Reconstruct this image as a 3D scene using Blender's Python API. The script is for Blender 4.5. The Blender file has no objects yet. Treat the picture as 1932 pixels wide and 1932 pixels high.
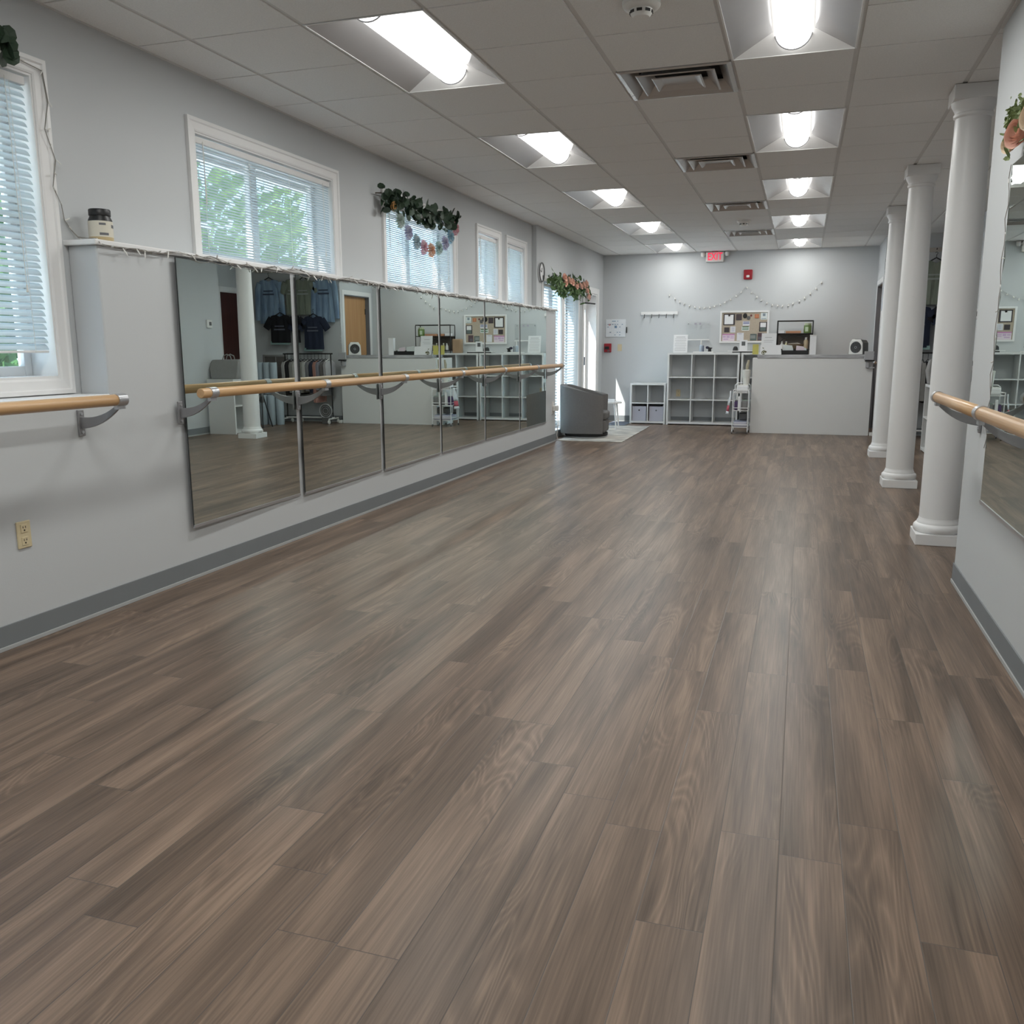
import bpy, bmesh, math, random
from mathutils import Vector, Matrix
random.seed(7)
C = bpy.context.scene.collection
PI = math.pi

# ------------------------------------------------------------------ materials
_mats = {}
def mat(name, col, rough=.5, metal=0., var=.04, vscale=6., bump=0., bscale=60., spec=.5, emit=None, estr=0., trans=0.):
    """procedural painted / plastic / metal surface with a faint noise in tone"""
    if name in _mats: return _mats[name]
    m = bpy.data.materials.new(name); m.use_nodes = True
    nt = m.node_tree; N = nt.nodes; L = nt.links
    b = N['Principled BSDF']
    b.inputs['Roughness'].default_value = rough
    b.inputs['Metallic'].default_value = metal
    b.inputs['Specular IOR Level'].default_value = spec
    tc = N.new('ShaderNodeTexCoord')
    no = N.new('ShaderNodeTexNoise'); no.inputs['Scale'].default_value = vscale; no.inputs['Detail'].default_value = 3
    L.new(tc.outputs['Object'], no.inputs['Vector'])
    mx = N.new('ShaderNodeMix'); mx.data_type = 'RGBA'
    mx.inputs[6].default_value = (*[max(0, c*(1-var)) for c in col], 1)
    mx.inputs[7].default_value = (*[min(1, c*(1+var)) for c in col], 1)
    L.new(no.outputs['Fac'], mx.inputs[0]); L.new(mx.outputs[2], b.inputs['Base Color'])
    if bump:
        n2 = N.new('ShaderNodeTexNoise'); n2.inputs['Scale'].default_value = bscale; n2.inputs['Detail'].default_value = 4
        L.new(tc.outputs['Object'], n2.inputs['Vector'])
        bp = N.new('ShaderNodeBump'); bp.inputs['Strength'].default_value = bump; bp.inputs['Distance'].default_value = .01
        L.new(n2.outputs['Fac'], bp.inputs['Height']); L.new(bp.outputs['Normal'], b.inputs['Normal'])
    if emit:
        b.inputs['Emission Color'].default_value = (*emit, 1); b.inputs['Emission Strength'].default_value = estr
    if trans:
        tr = N.new('ShaderNodeBsdfTranslucent'); L.new(mx.outputs[2], tr.inputs['Color'])
        ms = N.new('ShaderNodeMixShader'); ms.inputs[0].default_value = trans
        L.new(b.outputs[0], ms.inputs[1]); L.new(tr.outputs[0], ms.inputs[2])
        L.new(ms.outputs[0], N['Material Output'].inputs['Surface'])
    _mats[name] = m
    return m

def mat_glass(name, tint=(.96,.98,.98), refl=.06, fk=.6):
    m = bpy.data.materials.new(name); m.use_nodes = True
    nt = m.node_tree; N = nt.nodes; L = nt.links
    N.remove(N['Principled BSDF'])
    t = N.new('ShaderNodeBsdfTransparent'); t.inputs[0].default_value = (*tint, 1)
    g = N.new('ShaderNodeBsdfGlossy'); g.inputs['Roughness'].default_value = .02
    lw = N.new('ShaderNodeLayerWeight'); lw.inputs['Blend'].default_value = .25
    ma = N.new('ShaderNodeMath'); ma.operation = 'MULTIPLY_ADD'; ma.inputs[1].default_value = fk; ma.inputs[2].default_value = refl
    L.new(lw.outputs['Fresnel'], ma.inputs[0])
    ms = N.new('ShaderNodeMixShader'); L.new(ma.outputs[0], ms.inputs[0])
    L.new(t.outputs[0], ms.inputs[1]); L.new(g.outputs[0], ms.inputs[2]); L.new(ms.outputs[0], N['Material Output'].inputs['Surface'])
    return m

def mat_mirror():
    m = bpy.data.materials.new('mirror_glass'); m.use_nodes = True
    nt = m.node_tree; N = nt.nodes; L = nt.links
    N.remove(N['Principled BSDF'])
    g = N.new('ShaderNodeBsdfGlossy'); g.inputs['Roughness'].default_value = .0; g.inputs['Color'].default_value = (.70,.765,.735,1)
    L.new(g.outputs[0], N['Material Output'].inputs['Surface'])
    return m

def mat_floor():
    m = bpy.data.materials.new('vinyl_plank'); m.use_nodes = True
    nt = m.node_tree; N = nt.nodes; L = nt.links
    b = N['Principled BSDF']
    def math_(op, a, bb=None, c=None):
        n = N.new('ShaderNodeMath'); n.operation = op
        for i, v in enumerate((a, bb, c)):
            if v is None: continue
            if isinstance(v, (int, float)): n.inputs[i].default_value = v
            else: L.new(v, n.inputs[i])
        return n.outputs[0]
    tc = N.new('ShaderNodeTexCoord'); sp = N.new('ShaderNodeSeparateXYZ'); L.new(tc.outputs['Object'], sp.inputs[0])
    PW, PL = .1835, 1.5
    u = math_('DIVIDE', math_('SUBTRACT', sp.outputs['X'], .012), PW)
    row = math_('FLOOR', u); fu = math_('FRACT', u)
    wn = N.new('ShaderNodeTexWhiteNoise'); wn.noise_dimensions = '1D'; L.new(row, wn.inputs['W'])
    v = math_('ADD', math_('DIVIDE', sp.outputs['Y'], PL), math_('MULTIPLY', wn.outputs['Value'], 7.3))
    colm = math_('FLOOR', v); fv = math_('FRACT', v)
    cb = N.new('ShaderNodeCombineXYZ'); L.new(row, cb.inputs[0]); L.new(colm, cb.inputs[1])
    w2 = N.new('ShaderNodeTexWhiteNoise'); w2.noise_dimensions = '2D'; L.new(cb.outputs[0], w2.inputs['Vector'])
    rnd = w2.outputs['Value']
    # grain coordinates, shifted for each plank
    gx = math_('ADD', math_('MULTIPLY', sp.outputs['X'], 1.), math_('MULTIPLY', rnd, 37.))
    gy = math_('ADD', math_('MULTIPLY', sp.outputs['Y'], 1.), math_('MULTIPLY', rnd, 91.))
    def vec(ax, ay):
        c = N.new('ShaderNodeCombineXYZ'); L.new(math_('MULTIPLY', gx, ax), c.inputs[0]); L.new(math_('MULTIPLY', gy, ay), c.inputs[1]); L.new(math_('MULTIPLY', rnd, 13.), c.inputs[2]); return c.outputs[0]
    def noise(vc, sc, det=3, dist=0.):
        n = N.new('ShaderNodeTexNoise'); n.inputs['Scale'].default_value = sc; n.inputs['Detail'].default_value = det; n.inputs['Distortion'].default_value = dist
        L.new(vc, n.inputs['Vector']); return n.outputs['Fac']
    broad = noise(vec(9, .55), 1., 3, .6)             # soft streaks along the plank
    fine = noise(vec(150, 3.2), 1., 3, 0.)            # fine pores
    fld = noise(vec(5.5, .8), 1., 1, .9)              # field whose contour lines make the cathedral grain
    ring = math_('PINGPONG', math_('MULTIPLY', fld, 17.), .5)
    ring = math_('POWER', math_('MULTIPLY', ring, 2.), 1.6)
    msk = noise(vec(2.4, .9), 1., 0)
    mr0 = N.new('ShaderNodeMapRange'); mr0.inputs['From Min'].default_value = .54; mr0.inputs['From Max'].default_value = .64; L.new(msk, mr0.inputs['Value'])
    ringm = math_('MULTIPLY', math_('SUBTRACT', ring, .45), math_('MULTIPLY', mr0.outputs[0], .26))
    t = math_('MULTIPLY', math_('SUBTRACT', broad, .5), 1.45)
    t = math_('ADD', t, math_('MULTIPLY', math_('SUBTRACT', fine, .5), .75))
    t = math_('ADD', t, ringm)
    t = math_('ADD', t, math_('MULTIPLY', math_('SUBTRACT', rnd, .5), .13))
    t = math_('ADD', t, .5)
    cr = N.new('ShaderNodeValToRGB'); e = cr.color_ramp.elements
    e[0].position = .08; e[0].color = (.074,.052,.038,1)
    e[1].position = .95; e[1].color = (.285,.200,.145,1)
    el = cr.color_ramp.elements.new(.5); el.color = (.155,.108,.079,1)
    L.new(t, cr.inputs[0])
    # seams
    su = math_('MINIMUM', fu, math_('SUBTRACT', 1., fu)); sv = math_('MINIMUM', fv, math_('SUBTRACT', 1., fv))
    seam = math_('MINIMUM', math_('MULTIPLY', su, PW), math_('MULTIPLY', sv, PL))
    mr = N.new('ShaderNodeMapRange'); mr.inputs['From Min'].default_value = .0004; mr.inputs['From Max'].default_value = .0022; L.new(seam, mr.inputs['Value'])
    mx = N.new('ShaderNodeMix'); mx.data_type = 'RGBA'; mx.inputs[6].default_value = (.085,.07,.06,1)
    L.new(mr.outputs[0], mx.inputs[0]); L.new(cr.outputs[0], mx.inputs[7])
    L.new(mx.outputs[2], b.inputs['Base Color'])
    b.inputs['Roughness'].default_value = .35; b.inputs['Specular IOR Level'].default_value = .27
    bp = N.new('ShaderNodeBump'); bp.inputs['Strength'].default_value = .12; bp.inputs['Distance'].default_value = .004
    L.new(math_('ADD', math_('MULTIPLY', t, .5), mr.outputs[0]), bp.inputs['Height']); L.new(bp.outputs['Normal'], b.inputs['Normal'])
    return m

def mat_wood(name, ca, cb_, axis='Z', rough=.35, sc=1.):
    if name in _mats: return _mats[name]
    m = bpy.data.materials.new(name); m.use_nodes = True
    nt = m.node_tree; N = nt.nodes; L = nt.links; b = N['Principled BSDF']
    tc = N.new('ShaderNodeTexCoord'); mp = N.new('ShaderNodeMapping')
    s = {'X': (1, 22, 22), 'Y': (22, 1, 22), 'Z': (22, 22, 1)}[axis]
    mp.inputs['Scale'].default_value = [k*sc for k in s]
    L.new(tc.outputs['Object'], mp.inputs[0])
    n = N.new('ShaderNodeTexNoise'); n.inputs['Scale'].default_value = 1.3; n.inputs['Detail'].default_value = 5; n.inputs['Distortion'].default_value = .5
    L.new(mp.outputs[0], n.inputs['Vector'])
    r = N.new('ShaderNodeValToRGB'); r.color_ramp.elements[0].position = .3; r.color_ramp.elements[1].position = .72
    r.color_ramp.elements[0].color = (*ca, 1); r.color_ramp.elements[1].color = (*cb_, 1)
    L.new(n.outputs['Fac'], r.inputs[0]); L.new(r.outputs[0], b.inputs['Base Color']); b.inputs['Roughness'].default_value = rough
    _mats[name] = m; return m

def mat_marble():
    m = bpy.data.materials.new('grey_marble'); m.use_nodes = True
    nt = m.node_tree; N = nt.nodes; L = nt.links; b = N['Principled BSDF']
    tc = N.new('ShaderNodeTexCoord'); mp = N.new('ShaderNodeMapping'); mp.inputs['Scale'].default_value = (1, 3, 14); L.new(tc.outputs['Object'], mp.inputs[0])
    n = N.new('ShaderNodeTexNoise'); n.inputs['Scale'].default_value = 2.2; n.inputs['Detail'].default_value = 6; n.inputs['Distortion'].default_value = 1.6
    L.new(mp.outputs[0], n.inputs['Vector'])
    r = N.new('ShaderNodeValToRGB'); r.color_ramp.elements[0].position = .35; r.color_ramp.elements[1].position = .65
    r.color_ramp.elements[0].color = (.30,.30,.31,1); r.color_ramp.elements[1].color = (.56,.56,.57,1)
    L.new(n.outputs['Fac'], r.inputs[0]); L.new(r.outputs[0], b.inputs['Base Color']); b.inputs['Roughness'].default_value = .25
    return m

def mat_rug():
    m = bpy.data.materials.new('rug_weave'); m.use_nodes = True
    nt = m.node_tree; N = nt.nodes; L = nt.links; b = N['Principled BSDF']
    tc = N.new('ShaderNodeTexCoord'); mp = N.new('ShaderNodeMapping'); mp.inputs['Scale'].default_value = (1.2, 7, 1); L.new(tc.outputs['Object'], mp.inputs[0])
    n = N.new('ShaderNodeTexNoise'); n.inputs['Scale'].default_value = 2.4; n.inputs['Detail'].default_value = 6; n.inputs['Distortion'].default_value = .6; L.new(mp.outputs[0], n.inputs['Vector'])
    r = N.new('ShaderNodeValToRGB'); r.color_ramp.elements[0].position = .36; r.color_ramp.elements[1].position = .62
    r.color_ramp.elements[0].color = (.26,.25,.235,1); r.color_ramp.elements[1].color = (.62,.59,.53,1)
    L.new(n.outputs['Fac'], r.inputs[0]); L.new(r.outputs[0], b.inputs['Base Color']); b.inputs['Roughness'].default_value = .95
    return m

def mat_tiedye(name, a, bb):
    m = bpy.data.materials.new(name); m.use_nodes = True
    nt = m.node_tree; N = nt.nodes; L = nt.links; b = N['Principled BSDF']
    tc = N.new('ShaderNodeTexCoord'); mp = N.new('ShaderNodeMapping'); mp.inputs['Scale'].default_value = (14, 14, 2.2); L.new(tc.outputs['Object'], mp.inputs[0])
    n = N.new('ShaderNodeTexNoise'); n.inputs['Scale'].default_value = 1.; n.inputs['Detail'].default_value = 3; L.new(mp.outputs[0], n.inputs['Vector'])
    r = N.new('ShaderNodeValToRGB'); r.color_ramp.elements[0].position = .3; r.color_ramp.elements[1].position = .7
    r.color_ramp.elements[0].color = (*a, 1); r.color_ramp.elements[1].color = (*bb, 1)
    L.new(n.outputs['Fac'], r.inputs[0]); L.new(r.outputs[0], b.inputs['Base Color']); b.inputs['Roughness'].default_value = .9
    return m

M_WALL = mat('wall_paint', (.565,.582,.592), .75, var=.012, vscale=.8, bump=.05, bscale=160, spec=.25)
M_TRIM = mat('white_trim_paint', (.80,.795,.79), .4, var=.015)
M_BASE = mat('grey_rubber_base', (.20,.215,.225), .55, var=.05)
M_TOE = mat('pale_base_edge', (.42,.43,.43), .5)
M_TILE = mat('ceiling_tile', (.84,.835,.82), .9, var=.10, vscale=110, bump=.35, bscale=220, spec=.1)
M_GRID = mat('ceiling_grid_metal', (.66,.65,.635), .5)
M_DARK = mat('dark_plenum', (.03,.03,.032), .9)
M_FLOOR = mat_floor()
M_MIRROR = mat_mirror()
M_EDGE = mat('mirror_edge', (.03,.035,.035), .3)
M_GLASS = mat_glass('window_glass')
M_BARRE = mat_wood('oak_barre', (.50,.29,.13), (.66,.42,.22), 'Y', .32, .7)
M_STEEL = mat('grey_bracket_metal', (.30,.30,.31), .42, .55)
M_CLAMP = mat('satin_clamp_metal', (.55,.56,.58), .3, .8)
M_BLIND = mat('blind_vinyl', (.53,.60,.635), .5, var=.02, trans=.32)
M_RAIL = mat('blind_rail', (.76,.75,.74), .45)
M_CORD = mat('pale_cord', (.70,.68,.63), .8)
M_WHITE = mat('white_laminate', (.74,.74,.73), .35, var=.015)
M_PLASTIC = mat('white_plastic', (.78,.77,.74), .35)
M_IVORY = mat('ivory_plastic', (.66,.56,.36), .4)
M_BLACK = mat('black_plastic', (.012,.012,.013), .4)
M_BLKMET = mat('black_metal', (.02,.02,.02), .45, .3)
M_GREYPL = mat('grey_plastic', (.12,.12,.12), .45)
M_RED = mat('red_plastic', (.33,.012,.022), .4)
M_PAPER = mat('white_paper', (.80,.80,.81), .8)
M_INK = mat('grey_ink', (.16,.16,.17), .8)
M_BUFF = mat('troffer_reflector', (.46,.46,.465), .16, 0., spec=.55)
M_PLATE = mat('troffer_end_plate', (.86,.86,.85), .5)
M_TROF = mat('troffer_white', (.82,.82,.81), .45)
M_LENS = mat('lamp_lens', (.9,.9,.9), .5, emit=(1., .99, .97), estr=3.2)
M_ALU = mat('vent_metal', (.54,.54,.54), .26, .6)
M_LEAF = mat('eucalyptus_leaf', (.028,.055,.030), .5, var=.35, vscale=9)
M_LEAF2 = mat('fresh_leaf', (.085,.15,.05), .6, var=.45, vscale=16)
M_LEAF3 = mat('pale_leaf', (.20,.25,.10), .6, var=.4, vscale=16)
M_ROSE = mat('blush_rose', (.80,.50,.40), .7, var=.12, vscale=12)
M_ROSE2 = mat('cream_rose', (.82,.68,.52), .7, var=.10, vscale=12)
M_PEACH = mat('peach_flower', (.75,.42,.16), .7, var=.15)
M_FABRIC = mat('grey_upholstery', (.165,.158,.153), .95, var=.10, vscale=40, bump=.3, bscale=500, spec=.15)
M_CANVAS = mat('grey_canvas', (.30,.295,.29), .9, var=.06, vscale=20, bump=.2, bscale=300)
M_CORK = mat('cork_board', (.47,.40,.315), .9, var=.18, vscale=60)
M_WIRE = mat('clear_wire', (.30,.285,.26), .4)
M_BULB = mat('clear_bulb', (.80,.79,.76), .2)
M_DKWOOD = mat_wood('mahogany', (.045,.012,.010), (.075,.024,.018), 'Z', .4, .8)
M_OAKDOOR = mat_wood('oak_door', (.42,.215,.09), (.53,.30,.14), 'Z', .45, .5)
M_CLEAR = mat_glass('clear_acrylic', (.985,.99,.99), .0, .15)

# ------------------------------------------------------------------ mesh builder
class MB:
    def __init__(s, o=(0,0,0)): s.v = []; s.f = []; s.m = []; s.o = Vector(o); s.mi = 0
    def add(s, vs, fs, m=None):
        k = len(s.v); s.v += [Vector(p) - s.o for p in vs]
        for f in fs: s.f.append([i+k for i in f]); s.m.append(s.mi if m is None else m)
        return s
    def box(s, x0, x1, y0, y1, z0, z1, m=None):
        if x0 > x1: x0, x1 = x1, x0
        if y0 > y1: y0, y1 = y1, y0
        if z0 > z1: z0, z1 = z1, z0
        vs = [(x,y,z) for x in (x0,x1) for y in (y0,y1) for z in (z0,z1)]
        return s.add(vs, [(0,1,3,2),(4,6,7,5),(0,4,5,1),(2,3,7,6),(0,2,6,4),(1,5,7,3)], m)
    def obox(s, mtx, sx, sy, sz, m=None):
        vs = [mtx @ Vector((x*sx/2,y*sy/2,z*sz/2)) for x in (-1,1) for y in (-1,1) for z in (-1,1)]
        return s.add(vs, [(0,1,3,2),(4,6,7,5),(0,4,5,1),(2,3,7,6),(0,2,6,4),(1,5,7,3)], m)
    def quad(s, a, b, c, d, m=None): return s.add([a,b,c,d], [(0,1,2,3)], m)
    def tube(s, pts, r, n=8, m=None, cap=True, closed=False):
        pts = [Vector(p) for p in pts]; K = len(pts)
        rs = r if isinstance(r, (list, tuple)) else [r]*K
        vs = []; up = None
        for i, p in enumerate(pts):
            if closed: d = pts[(i+1) % K] - pts[i-1]
            else: d = pts[min(i+1, K-1)] - pts[max(i-1, 0)]
            if d.length < 1e-9: d = Vector((0,0,1))
            d.normalize()
            if up is None:
                up = Vector((0,0,1)) if abs(d.z) < .9 else Vector((1,0,0))
            a = up - d*up.dot(d)
            if a.length < 1e-4: a = d.orthogonal()
            a.normalize(); up = a; b = d.cross(a)
            vs += [p + (a*math.cos(2*PI*j/n) + b*math.sin(2*PI*j/n))*rs[i] for j in range(n)]
        fs = []
        for i in range(K if closed else K-1):
            i2 = (i+1) % K
            for j in range(n):
                fs.append((i*n+j, i*n+(j+1) % n, i2*n+(j+1) % n, i2*n+j))
        if cap and not closed:
            fs.append(tuple(range(n-1,-1,-1))); fs.append(tuple((K-1)*n+j for j in range(n)))
        return s.add(vs, fs, m)
    def lathe(s, prof, c=(0,0,0), n=32, m=None, sx=1., sy=1., cap=True):
        vs = []; K = len(prof)
        for r, z in prof:
            vs += [(c[0]+r*math.cos(2*PI*j/n)*sx, c[1]+r*math.sin(2*PI*j/n)*sy, c[2]+z) for j in range(n)]
        fs = [(i*n+j, i*n+(j+1) % n, (i+1)*n+(j+1) % n, (i+1)*n+j) for i in range(K-1) for j in range(n)]
        if cap: fs.append(tuple(range(n-1,-1,-1))); fs.append(tuple((K-1)*n+j for j in range(n)))
        return s.add(vs, fs, m)
    def ball(s, c, r, nu=12, nv=8, m=None, sc=(1,1,1), jit=0.):
        vs = [(c[0], c[1], c[2]-r*sc[2])]
        for i in range(1, nv):
            t = -PI/2 + PI*i/nv
            for j in range(nu):
                k = 1 + random.uniform(-jit, jit); p = 2*PI*j/nu
                vs.append((c[0]+r*k*sc[0]*math.cos(t)*math.cos(p), c[1]+r*k*sc[1]*math.cos(t)*math.sin(p), c[2]+r*k*sc[2]*math.sin(t)))
        vs.append((c[0], c[1], c[2]+r*sc[2])); T = len(vs)-1
        fs = [(0, 1+(j+1) % nu, 1+j) for j in range(nu)]
        for i in range(nv-2):
            for j in range(nu):
                a = 1+i*nu; fs.append((a+j, a+(j+1) % nu, a+nu+(j+1) % nu, a+nu+j))
        a = 1+(nv-2)*nu; fs += [(a+j, a+(j+1) % nu, T) for j in range(nu)]
        return s.add(vs, fs, m)
    def prism(s, poly, axis, a, b, m=None):
        """poly of 2-D points in the plane normal to axis, extruded from a to b"""
        def P(p, t): return {'x': (t, p[0], p[1]), 'y': (p[0], t, p[1]), 'z': (p[0], p[1], t)}[axis]
        n = len(poly); vs = [P(p, a) for p in poly] + [P(p, b) for p in poly]
        fs = [tuple(range(n)), tuple(range(2*n-1, n-1, -1))] + [(i, i+n, (i+1) % n+n, (i+1) % n) for i in range(n)]
        return s.add(vs, fs, m)
    def build(s, name, mats, parent=None, smooth=False, bevel=0., solid=0., loc=None, seg=2):
        me = bpy.data.meshes.new(name); me.from_pydata([tuple(v) for v in s.v], [], s.f)
        if not isinstance(mats, (list, tuple)): mats = [mats]
        for k in mats: me.materials.append(k)
        me.polygons.foreach_set('material_index', s.m)
        bm = bmesh.new(); bm.from_mesh(me); bmesh.ops.recalc_face_normals(bm, faces=bm.faces); bm.to_mesh(me); bm.free()
        if smooth:
            me.polygons.foreach_set('use_smooth', [True]*len(me.polygons)); me.set_sharp_from_angle(angle=math.radians(38))
        me.update()
        o = bpy.data.objects.new(name, me); C.objects.link(o)
        if parent: o.parent = parent
        if loc is not None: o.location = loc
        elif not parent: o.location = s.o
        if bevel:
            b = o.modifiers.new('bevel', 'BEVEL'); b.width = bevel; b.segments = seg; b.limit_method = 'ANGLE'; b.angle_limit = math.radians(40); b.harden_normals = False
        if solid:
            b = o.modifiers.new('solid', 'SOLIDIFY'); b.thickness = solid; b.offset = 0
        return o

def tag(o, label, cat, group=None, kind=None):
    o['label'] = label; o['category'] = cat
    if group: o['group'] = group
    if kind: o['kind'] = kind
    return o
def thing(name, label, cat, loc=(0,0,0), rz=0., group=None):
    o = bpy.data.objects.new(name, None); C.objects.link(o); o.empty_display_size = .1
    o.location = loc; o.rotation_euler = (0,0,rz)
    return tag(o, label, cat, group)
def struct_empty(name, loc=(0,0,0)):
    o = bpy.data.objects.new(name, None); C.objects.link(o); o.location = loc; o['kind'] = 'structure'; return o
def struct(o): o['kind'] = 'structure'; return o
def dup(root, loc, label, rz=None, group=None):
    r = root.copy(); C.objects.link(r); r.location = loc; r['label'] = label
    if rz is not None: r.rotation_euler = (0,0,rz)
    if group: r['group'] = group
    for ch in list(root.children):
        c = ch.copy(); C.objects.link(c); c.parent = r
        for g in list(ch.children):
            d = g.copy(); C.objects.link(d); d.parent = c
    return r
def text_part(name, body, size, m, parent, loc, rot, ext=.004, sx=1.):
    cu = bpy.data.curves.new('lettering', 'FONT'); cu.body = body; cu.size = size; cu.extrude = ext
    cu.align_x = 'CENTER'; cu.align_y = 'CENTER'; cu.offset = size*.008
    t = bpy.data.objects.new('lettering', cu); C.objects.link(t)
    dg = bpy.context.evaluated_depsgraph_get(); dg.update()
    me = bpy.data.meshes.new_from_object(t.evaluated_get(dg)); bpy.data.objects.remove(t)
    me.materials.clear(); me.materials.append(m)
    o = bpy.data.objects.new(name, me); C.objects.link(o); o.parent = parent; o.location = loc; o.rotation_euler = rot; o.scale = (sx,1,1)
    return o

# ------------------------------------------------------------------ key dimensions
ZC = 3.42                    # ceiling
XU, XF, XD = -4.10, -3.89, -4.03   # upper left wall, furred lower wall, wall by the door
YB, YF = 18.5, -3.0          # far wall, wall behind the viewer
XR, YR = 1.035, 6.33         # right hand partition, its end
YW = 16.95                   # wall with the shirts
XDW = 1.27                   # return wall with the oak door
XA, XA2 = 2.35, 3.12          # alcove side wall, its recessed wall with the mahogany door
PLAMP = 23.
ZL = 2.17                    # top of the ledge

R = math.radians
# ------------------------------------------------------------------ room shell
struct(MB().box(-4.6, 4.4, YF-.2, YB+.2, -.15, 0).build('floor', M_FLOOR))

def wall_open(mb, x0, x1, y0, y1, ops, ztop=3.7):
    y = y0
    for a, b, za, zb in sorted(ops):
        mb.box(x0, x1, y, a, -.05, ztop)
        if za > 0.001: mb.box(x0, x1, a, b, -.05, za)
        mb.box(x0, x1, a, b, zb, ztop); y = b
    mb.box(x0, x1, y, y1, -.05, ztop)
WIN = {1: (2.30, 4.095, 1.385, 3.03), 2: (5.47, 7.385, 2.20, 3.035), 3: (8.45, 10.29, 2.20, 3.035), 4: (11.165, 11.97, 2.20, 3.04), 5: (12.37, 13.185, 2.20, 3.035)}
SF = (13.99, 16.33, .12, 2.60); DR = (16.79, 17.92, 0., 2.60)
w = MB(); wall_open(w, -4.36, XU, YF, 13.62, list(WIN.values())); wall_open(w, -4.36, XD, 13.62, YB+.1, [SF, DR])
struct(w.build('wall_left', M_WALL))
w = MB(); w.prism([(YF,-.02),(14.28,-.02),(14.28,ZL-.028),(4.245,ZL-.028),(4.245,1.268),(YF,1.268)], 'x', XU, XF)
struct(w.build('wall_left_lower', M_WALL, bevel=.012))
struct(MB().box(XU-.02, XF+.022, 4.215, 14.30, ZL-.030, ZL).build('trim_1', M_TRIM, bevel=.006))
struct(MB().box(XU-.02, XF+.012, YF, 4.24, 1.268, 1.29).build('trim_2', M_TRIM, bevel=.005))
struct(MB().box(-4.4, XDW+.12, YB, YB+.15, -.05, 3.7).build('wall_back', M_WALL))
w = MB(); wall_open(w, XDW, XDW+.12, YW, YB+.05, [(17.12, 18.36, 0, 2.67)]); struct(w.build('wall_return', M_WALL))
struct(MB().box(XDW+.12, 3.4, YW, YW+.12, -.05, 3.7).build('wall_alcove_back', M_WALL))
w = MB(); wall_open(w, XA2, 3.4, 14.6, YW+.05, [(15.76, 16.86, 0, 2.70)]); struct(w.build('wall_alcove_right', M_WALL))
struct(MB().box(XA, 3.4, YR-.1, 14.6, -.05, 3.7).build('wall_alcove_side', M_WALL))
struct(MB().box(XR, XR+.14, YF, YR, -.02, 3.7).build('wall_right', M_WALL, bevel=.008))
struct(MB().box(XR+.1, 2.6, YR-.12, YR-.02, -.02, 3.7).build('wall_right_end', M_WALL))
struct(MB().box(-4.4, XR+.2, YF-.15, YF, -.05, 3.7).build('wall_front', M_WALL))
struct(MB().box(-4.6, 4.4, YF-.2, YB+.2, 3.72, 3.8).build('roof_deck', M_DARK))

# rubber bases
def base(name, x0, x1, y0, y1, nx=0, ny=0):
    w = MB()
    w.box(x0, x1, y0, y1, .022, .132, 0)
    w.box(x0 - (.006 if nx < 0 else 0), x1 + (.006 if nx > 0 else 0), y0 - (.006 if ny < 0 else 0), y1 + (.006 if ny > 0 else 0), 0, .022, 1)
    struct(w.build(name, [M_BASE, M_TOE], bevel=.002))
base('baseboard_left', XF, XF+.008, YF, 14.288, nx=1)
base('baseboard_left_end', XD-.05, XF+.008, 14.28, 14.288, ny=1)
base('baseboard_back', -4.0, XDW, YB-.008, YB, ny=-1)
base('baseboard_right', XR-.008, XR, YF, YR+.008, nx=-1)
base('baseboard_right_end', XR-.008, XA, YR, YR+.008, ny=1)
base('baseboard_alcove', XA-.008, XA, YR, 14.6, nx=-1)
base('baseboard_alcove_back', XDW, XA2, YW-.008, YW, ny=-1)

# ceiling: separate lay-in panels hanging in a grid, openings where lights and vents sit
GX = [.225 - .783*k for k in range(-5, 7)]; GX = sorted(GX)
GY = [6.435 + .7425*j for j in range(-13, 17)]
LIGHTX = [(-.558, .225), (-2.907, -2.124)]
LROWS = [-.99 + 2.97*k for k in range(7)]
VENTY = [6.435, 9.405, 12.375, 15.345]
def is_open(xa, ya):
    for lx, _ in LIGHTX:
        if abs(xa-lx) < .05:
            for r in LROWS:
                if r-.05 < ya < r+1.40: return True
    if abs(xa+1.341) < .05 and any(abs(ya-v) < .05 for v in VENTY): return True
    return False
xs = [XU] + [g for g in GX if XU < g < 3.4] + [3.4]; ys = [YF] + [g for g in GY if YF < g < YB] + [YB]
t = MB()
for i in range(len(xs)-1):
    for j in range(len(ys)-1):
        if is_open(xs[i], ys[j]): continue
        t.box(xs[i]+.017, xs[i+1]-.017, ys[j]+.006, ys[j+1]-.006, ZC, ZC+.018)
ceil = struct(t.build('ceiling', M_TILE))
g = MB()
for x in xs[1:-1]:
    segs = [(YF, YB)]
    g.box(x-.0185, x+.0185, YF, YB, ZC+.007, ZC+.03)
for y in ys[1:-1]:
    for i in range(len(xs)-1):
        mid = (xs[i]+xs[i+1])/2
        inside = any(lx-.02 < mid < lx2+.02 and any(r+.1 < y < r+1.4 for r in LROWS) for lx, lx2 in LIGHTX)
        if not inside: g.box(xs[i]+.018, xs[i+1]-.018, y-.012, y+.012, ZC+.010, ZC+.03)
g.build('grid', M_GRID, ceil)
g = MB()
for a, b, y0, y1 in ((XU, XU+.022, YF, 13.62), (XD, XD+.022, 13.62, YB)): g.box(a, b, y0, y1, ZC-.004, ZC+.008)
g.box(XU, XDW, YB-.022, YB, ZC-.004, ZC+.008); g.box(XR-.022, XR, YF, YR, ZC-.004, ZC+.008)
g.build('wall_angle', M_GRID, ceil)

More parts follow.
